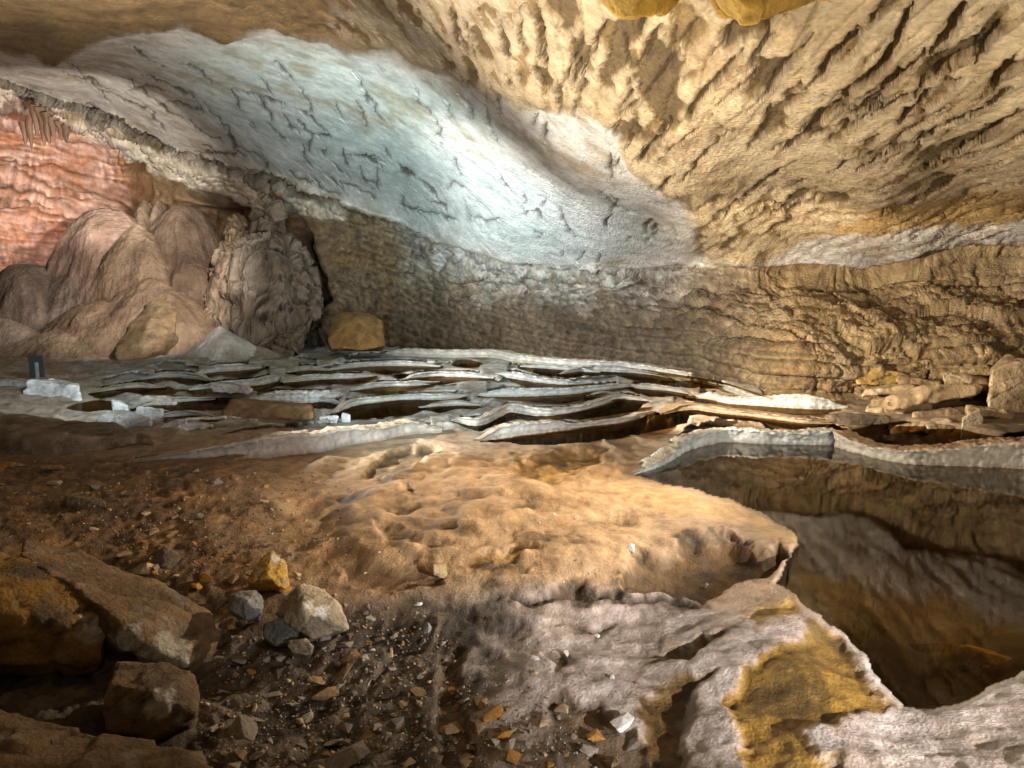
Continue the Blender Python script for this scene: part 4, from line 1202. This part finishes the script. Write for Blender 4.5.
# stalactites on the red wall
ST = rock_mat('stalactite calcite', (.13, .075, .045), attr=False, rough=.6, bump=.5, scale=9, var=.4, fine=.03)
proto = None
for i, (x, y, w, l) in enumerate([(34, 112, 10, 22), (41, 114, 9, 30), (47, 120, 11, 22), (53, 124, 8, 16), (29, 122, 7, 26), (23, 128, 8, 16), (60, 128, 8, 12), (66, 132, 8, 9)]):
    d = 17.0
    if proto is None:
        V = []
        for k in range(26):
            t = k / 25
            for a in range(14):
                an = a / 14 * 2 * math.pi
                r = (1 - t) ** .7 * .5 * (1 + .16 * math.sin(9 * t + 2 * math.sin(an))) + .02
                r *= 1 + .12 * math.sin(3 * an) + .08 * math.sin(5 * an + 4 * t)
                V.append((r * math.cos(an) + .1 * math.sin(3 * t), r * math.sin(an), -t))
        Qs = [(k * 14 + a, k * 14 + (a + 1) % 14, (k + 1) * 14 + (a + 1) % 14, (k + 1) * 14 + a) for k in range(25) for a in range(14)]
        sme = mesh_np('stalactite', V, Qs, ST)
        finish(sme)
        proto = sme
    o = link('stalactite', proto)
    o.location = at_depth(x, y - 6, d)
    o.scale = (w / F * d, w / F * d, (l + 6) / F * d)
    o.rotation_euler = (0, 0, i * 1.3)
    tag(o, 'thin brown stalactite in the fringe hanging on the red wall', 'stalactite', 'stalactites fringing the red wall')

# small dark panel on a post behind the white block
pm, nt = nodes('panel enamel')
N, L = nt.nodes, nt.links
out_, b_ = N.new('ShaderNodeOutputMaterial'), N.new('ShaderNodeBsdfPrincipled')
L.new(b_.outputs[0], out_.inputs[0])
nz = N.new('ShaderNodeTexNoise')
nz.inputs['Scale'].default_value = 14
cr_ = N.new('ShaderNodeValToRGB')
cr_.color_ramp.elements[0].color = (.02, .024, .026, 1)
cr_.color_ramp.elements[1].color = (.06, .065, .065, 1)
L.new(nz.outputs[0], cr_.inputs[0])
L.new(cr_.outputs[0], b_.inputs['Base Color'])
b_.inputs['Roughness'].default_value = .5


def box(bm, c, s, rz=0):
    r = bmesh.ops.create_cube(bm, size=1)
    bmesh.ops.scale(bm, vec=s, verts=r['verts'])
    bmesh.ops.rotate(bm, cent=(0, 0, 0), matrix=Matrix.Rotation(rz, 3, 'Z'), verts=r['verts'])
    bmesh.ops.translate(bm, vec=c, verts=r['verts'])


def bmobj(name, bm, mat, parent=None, bev=.006):
    bmesh.ops.bevel(bm, geom=bm.edges[:], offset=bev, segments=2, affect='EDGES')
    me = bpy.data.meshes.new(name)
    bm.to_mesh(me)
    bm.free()
    me.materials.append(mat)
    return link(name, me, parent)


d0 = 9.6
pb = at_depth(38, 384, d0)
root = bpy.data.objects.new('info_panel', None)
C.objects.link(root)
root.location = pb
tag(root, 'small dark panel on a pale post behind the bright white block', 'panel')
u = d0 / F
bm = bmesh.new()
box(bm, (0, 0, 18 * u), (14.5 * u, .03, 22 * u))
bmobj('board', bm, pm, root)
bm = bmesh.new()
box(bm, (2.0 * u, -.035, 9 * u), (3 * u, .03, 26 * u))
bmobj('post', bm, STONE['blue'], root)

# ------------------------------------------------------------------ loose stones
def stone_mesh(seed, flat=1.0, n=10):
    r = np.random.RandomState(seed)
    bm = bmesh.new()
    for _ in range(n):
        v = r.normal(size=3)
        v /= np.linalg.norm(v)
        v = np.sign(v) * np.abs(v) ** .75
        bm.verts.new((v[0] * .5, v[1] * .42, v[2] * .36 * flat))
    res = bmesh.ops.convex_hull(bm, input=bm.verts[:])
    bmesh.ops.delete(bm, geom=list({g for g in res['geom_interior'] if isinstance(g, bmesh.types.BMVert)}), context='VERTS')
    bmesh.ops.bevel(bm, geom=bm.edges[:], offset=.015, segments=1, affect='EDGES')
    bmesh.ops.triangulate(bm, faces=bm.faces[:])
    bmesh.ops.subdivide_edges(bm, edges=bm.edges[:], cuts=2, use_grid_fill=True)
    for v in bm.verts:
        p = np.array(v.co)
        k = 1 + .07 * float(perlin(np.array([p * 5 + seed]))[0]) + .04 * float(perlin(np.array([p * 13 + seed]))[0])
        v.co = v.co * k
    me = bpy.data.meshes.new('stone')
    bm.to_mesh(me)
    bm.free()
    return me


SM = {}
for cname, mat in STONE.items():
    SM[cname] = []
for i in range(14):
    b0 = stone_mesh(100 + i, flat=[.8, .5, .36, .6][i % 4])
    for cname, mat in STONE.items():
        m = b0.copy()
        m.materials.clear()
        m.materials.append(mat)
        SM[cname].append(m)


def stone(px, py, w, cname, label=None, group=None, sink=.28, var=None, name='stone'):
    p = ground(px, py)
    k = var if var is not None else rng.randint(14)
    o = link(name, SM[cname][k])
    s = w / F * p[1]
    o.scale = (s * rng.uniform(.85, 1.15), s * rng.uniform(.8, 1.1), s * rng.uniform(.8, 1.2))
    o.rotation_euler = (rng.uniform(-.5, .5), rng.uniform(-.5, .5), rng.uniform(0, 6.28))
    o.location = p + np.array([0, 0, s * (.36 - sink) * .6])
    return tag(o, label, 'stone', group)


for x, y, w, cn, lab in [
    (632, 553, 14, 'white', 'white stone at the edge of the big ochre hollow'),
    (705, 588, 9, 'white', 'pale sliver standing below the big ochre hollow'),
    (426, 630, 17, 'blue', 'pale grey pointed stone on the dark slope'),
    (417, 607, 10, 'white', 'white oval pebble just above the pale grey pointed stone'),
    (536, 660, 11, 'white', 'white square stone with a narrow shadow on the near bank'),
    (566, 655, 12, 'white', 'flat white pebble right of the square white one'),
    (534, 675, 12, 'buff', 'buff stone just below the square white one'),
    (596, 637, 11, 'white', 'leaning white chip on the pale bank'),
    (612, 679, 9, 'white', 'small white chip low on the pale bank'),
    (637, 684, 5, 'ochre', 'tiny ochre pebble beside the ochre strip'),
    (622, 726, 36, 'white', 'largest white topped stone near the bottom edge'),
    (596, 738, 24, 'ochre', 'ochre stone with grey face left of the largest white topped stone'),
    (562, 712, 20, 'buff', 'buff block above the ochre stone with grey face'),
    (545, 716, 14, 'grey', 'grey stone left of the buff block'),
    (630, 748, 22, 'dark', 'dark mossy stone below the largest white topped stone'),
    (612, 764, 26, 'brown', 'brown stone cut by the bottom edge'),
    (494, 717, 30, 'ochre', 'squarish bright orange stone in the rubble'),
    (504, 738, 24, 'ochre', 'dull orange stone beneath the squarish orange one'),
    (472, 732, 26, 'brown', 'brown stone left of the squarish orange one'),
    (512, 760, 24, 'ochre', 'orange stone at the bottom edge below the other orange ones'),
    (470, 766, 34, 'brown', 'large dull brown stone at the bottom edge of the rubble'),
    (345, 766, 70, 'dark', 'big dark rounded stone at the bottom edge'),
    (463, 702, 18, 'grey', 'pale grey stone at the upper right of the rubble'),
    (440, 574, 22, 'buff', 'buff stone on the sand above the dark slope'),
    (576, 520, 8, 'white', 'tiny pale pebble on the sandy plateau'),
    (210, 580, 26, 'ochre', 'ochre chip in the gap behind the tilted slab'),
    (196, 588, 16, 'ochre', 'smaller ochre chip left of the other in the gap'),
    (232, 582, 20, 'brown', 'brown chip beside the upright yellow rock'),
    (175, 578, 12, 'buff', 'buff pebble in the gap behind the slab'),
    (220, 606, 24, 'dark', 'dark stone behind the blue grey block'),
    (298, 576, 14, 'buff', 'pinkish buff stone atop the pale pointed rock'),
    (322, 592, 8, 'buff', 'small buff pebble above the pale pointed rock'),
    (334, 596, 9, 'buff', 'rightmost buff pebble above the pale pointed rock'),
    (54, 471, 26, 'brown', 'brown lump in the left rubble below the flat dark slab'),
    (20, 466, 14, 'buff', 'buff stone at the left edge below the flat dark slab'),
    (2, 470, 16, 'ochre', 'orange stone cut by the left edge')]:
    stone(x, y, w, cn, lab, sink=.2)

RG = 'loose stones in the dark rubble'
taken = [(494, 717, 26), (622, 726, 30), (345, 766, 50), (472, 732, 20), (470, 766, 30)]
RUB = np.array([[(345, 600), (420, 640), (460, 690), (560, 720), (610, 775), (200, 775), (205, 700), (225, 660), (300, 650)]][0], float)
cnt = 0
tries = 0
while cnt < 152 and tries < 9000:
    tries += 1
    x, y = rng.uniform(205, 610), rng.uniform(600, 775)
    if sdist(RUB, np.array([x]), np.array([y]), 500)[0] < 0:
        continue
    w = float(np.clip(rng.lognormal(2.8, .55), 7, 54))
    if any((x - a) ** 2 + ((y - b) * 1.3) ** 2 < ((c + w) * .33) ** 2 for a, b, c in taken):
        continue
    taken.append((x, y, w))
    lit = sm(250, 520, x)
    cn = rng.choice(['grey', 'dark', 'brown', 'buff', 'ochre'], p=[.34, .3 - .12 * lit, .24, .06 + .12 * lit, .06])
    stone(x, y, w, cn, 'small angular stone loose in the dark rubble slope', RG, sink=.4)
    cnt += 1
G2 = 'stones strewn over the left clay slope'
for k_ in range(66):
    x, y = (rng.uniform(0, 300), rng.uniform(468, 535)) if k_ < 40 else (rng.uniform(110, 330), rng.uniform(530, 600))
    stone(x, y, float(np.clip(rng.lognormal(2.05, .5), 4, 26)), rng.choice(['brown', 'ochre', 'buff', 'dark']), 'little brown stone strewn over the shaded clay slope at left', G2)
G3 = 'pebbles on the sand and near bank'
for _ in range(34):
    x, y = (rng.uniform(330, 600), rng.uniform(500, 590)) if rng.rand() < .6 else (rng.uniform(480, 640), rng.uniform(610, 720))
    stone(x, y, rng.uniform(2.5, 6), rng.choice(['buff', 'white', 'grey']), 'tiny pale pebble scattered on sand or pale bank', G3)

# ------------------------------------------------------------------ fine chips nobody could count
def gravel(name, label, poly, n, wmin, wmax, mats, seed):
    r = np.random.RandomState(seed)
    base_v, base_f = [], []
    for k in range(6):
        bm = bmesh.new()
        for _ in range(8):
            v = r.normal(size=3)
            v /= np.linalg.norm(v)
            bm.verts.new(v * np.array([.5, .4, .22 + .06 * (k % 3)]))
        q_ = bmesh.ops.convex_hull(bm, input=bm.verts[:])
        bmesh.ops.triangulate(bm, faces=bm.faces[:])
        bm.verts.index_update()
        base_v.append(np.array([v.co[:] for v in bm.verts]))
        base_f.append(np.array([[v.index for v in f.verts] for f in bm.faces]))
        bm.free()
    P_ = np.array(poly, float)
    V, Fc, off, mi = [], [], 0, []
    c_ = 0
    while c_ < n:
        x, y = r.uniform(P_[:, 0].min(), P_[:, 0].max()), r.uniform(P_[:, 1].min(), P_[:, 1].max())
        if sdist(P_, np.array([x]), np.array([y]), 900)[0] < r.uniform(-25, 10):
            continue
        c_ += 1
        g = ground(x, y)
        k = r.randint(6)
        sc = float(np.clip(r.lognormal(math.log(wmin * 1.5), .45), wmin, wmax)) / F * g[1]
        rot = np.array(Matrix.Rotation(r.uniform(0, 6.28), 3, 'Z') @ Matrix.Rotation(r.uniform(-.6, .6), 3, 'X') @ Matrix.Rotation(r.uniform(-.6, .6), 3, 'Y'))
        V.append(base_v[k] * sc @ rot.T + g + np.array([0, 0, sc * .06]))
        Fc.append(base_f[k] + off)
        mi += [r.randint(len(mats))] * len(base_f[k])
        off += len(base_v[k])
    me = mesh_np(name, np.vstack(V), np.vstack(Fc), STONE[mats[0]])
    for m_ in mats[1:]:
        me.materials.append(STONE[m_])
    me.polygons.foreach_set('material_index', np.array(mi, np.int32)[:len(me.polygons)])
    o = link(name, me)
    o['label'] = label
    o['category'] = 'gravel'
    o['kind'] = 'stuff'
    return o


gravel('gravel', 'fine angular gravel between the loose stones of the dark rubble slope', [(345, 600), (430, 640), (470, 690), (560, 715), (620, 775), (200, 775), (205, 700), (225, 655), (300, 645)], 1500, 2.2, 9, ['dark', 'grey', 'brown', 'dark', 'buff'], 5)
gravel('gravel', 'brown grit scattered on the shaded clay slope at left', [(0, 462), (140, 465), (330, 480), (350, 560), (240, 580), (150, 560), (0, 530)], 1300, 1.6, 6, ['brown', 'ochre', 'dark', 'buff', 'brown'], 6)

# ------------------------------------------------------------------ floodlights inferred for the show cave, added fill lamps and faint world fill
w = bpy.data.worlds.new('World')
S.world = w
w.use_nodes = True
bg = w.node_tree.nodes['Background']
bg.inputs[0].default_value = (1.0, .82, .6, 1)
bg.inputs[1].default_value = .10


def lamp(name, loc, aim, power, color, size=60, blend=.6, radius=.12):
    l = bpy.data.lights.new(name, 'SPOT')
    l.energy = power
    l.color = color
    l.spot_size = math.radians(size)
    l.spot_blend = blend
    l.shadow_soft_size = radius
    o = bpy.data.objects.new(name, l)
    C.objects.link(o)
    o.location = loc
    o.rotation_euler = (Vector(aim) - Vector(loc)).to_track_quat('-Z', 'Y').to_euler()
    return o


lamp('flood_near_bank', (2.7, 0.2, 1.05), (1.2, 3.1, 0), 1150, (1, .95, .95), 66, .9, .03)
lamp('fill_pool', (3.5, 3.5, 1.5), (2.1, 3.9, -.1), 230, (1, .93, .84), 75, .9, .04)  # added unseen fill, brightens the pool bed and bank rim
lamp('flood_sand', (3.7, 6.3, 2.2), (-.1, 4.4, .2), 1750, (1, .81, .60), 40, .8, .04)
lamp('flood_terraces', (-1.2, 2.6, 1.7), (-.6, 12.5, .35), 1800, (.72, .92, 1), 42, .7, .08)
lamp('fill_left_terraces', (-3.2, 5.6, 1.9), (-6.6, 9.6, .3), 600, (.78, .93, 1), 60, .9, .08)  # added fill, reaches the left blocks outside the terrace cone
lamp('flood_pool_wall', (1.6, 1.5, 1.9), (2.7, 7.4, .1), 190, (.80, .95, 1), 36, .8, .06)
lamp('flood_roof_cool', (-3.0, 10.0, .8), (-1.9, 13.2, 4.5), 1050, (.56, .93, 1), 108, .9, .08)
lamp('fill_roof_left', (-1.6, 5.6, .9), (.2, 10.5, 3.4), 200, (.86, .96, 1), 84, .9, .08)  # added weak cool fill, evens out the pale roof
lamp('fill_roof_centre', (.4, 3.0, .9), (-.3, 7.2, 3.6), 1000, (1, .94, .86), 100, .9, .08)  # added fill, lifts the dark middle of the roof
lamp('flood_roof_warm', (-3.4, 7.2, 1.0), (3.2, 5.2, 2.9), 2500, (1, .92, .80), 94, .8, .05)
lamp('fill_roof_right', (4.2, 1.4, 1.0), (3.2, 6.0, 2.9), 750, (1, .91, .77), 105, .9, .05)  # added second lamp, evens the light on the tan roof
lamp('fill_roof_near', (.6, 1.2, 1.2), (.9, 4.5, 3.6), 180, (1, .88, .68), 110, .8, .1)  # added weak fill, brightens the hanging lumps
lamp('flood_right_wall', (.4, 6.6, 1.2), (5.2, 10.6, 1.1), 2600, (1, .88, .72), 70, .8, .04)
lamp('flood_mid_wall', (-4.2, 8.0, 2.0), (1.2, 13.6, 2.2), 3500, (1, .96, .92), 66, .8, .04)
lamp('flood_red_wall', (-10.0, 14.0, 3.0), (-15.2, 19, 5.0), 1350, (1, .76, .72), 74, .8, .08)
lamp('fill_cream_band', (-6.5, 12.0, 3.5), (-11.5, 19, 5.5), 3800, (1, .94, .84), 50, .8, .06)  # unseen lamp added to brighten the cream band
lamp('flood_mound', (-4.2, 10.5, 3.2), (-9.2, 16, 2.0), 3000, (1, .9, .80), 54, .8, .05)
lamp('flood_left_roof', (-3.5, 5.0, 1.2), (-5, 10, 5), 1800, (1, .92, .84), 90, .8, .08)
lamp('flood_boulders', (-.4, 0.6, 2.3), (-1.2, 3.0, .1), 16, (1, .60, .18), 80, .8, .05)

S.view_settings.view_transform = 'Standard'
S.view_settings.look = 'None'
S.view_settings.exposure = 0
S.cycles.max_bounces = 8
S.cycles.transparent_max_bounces = 8
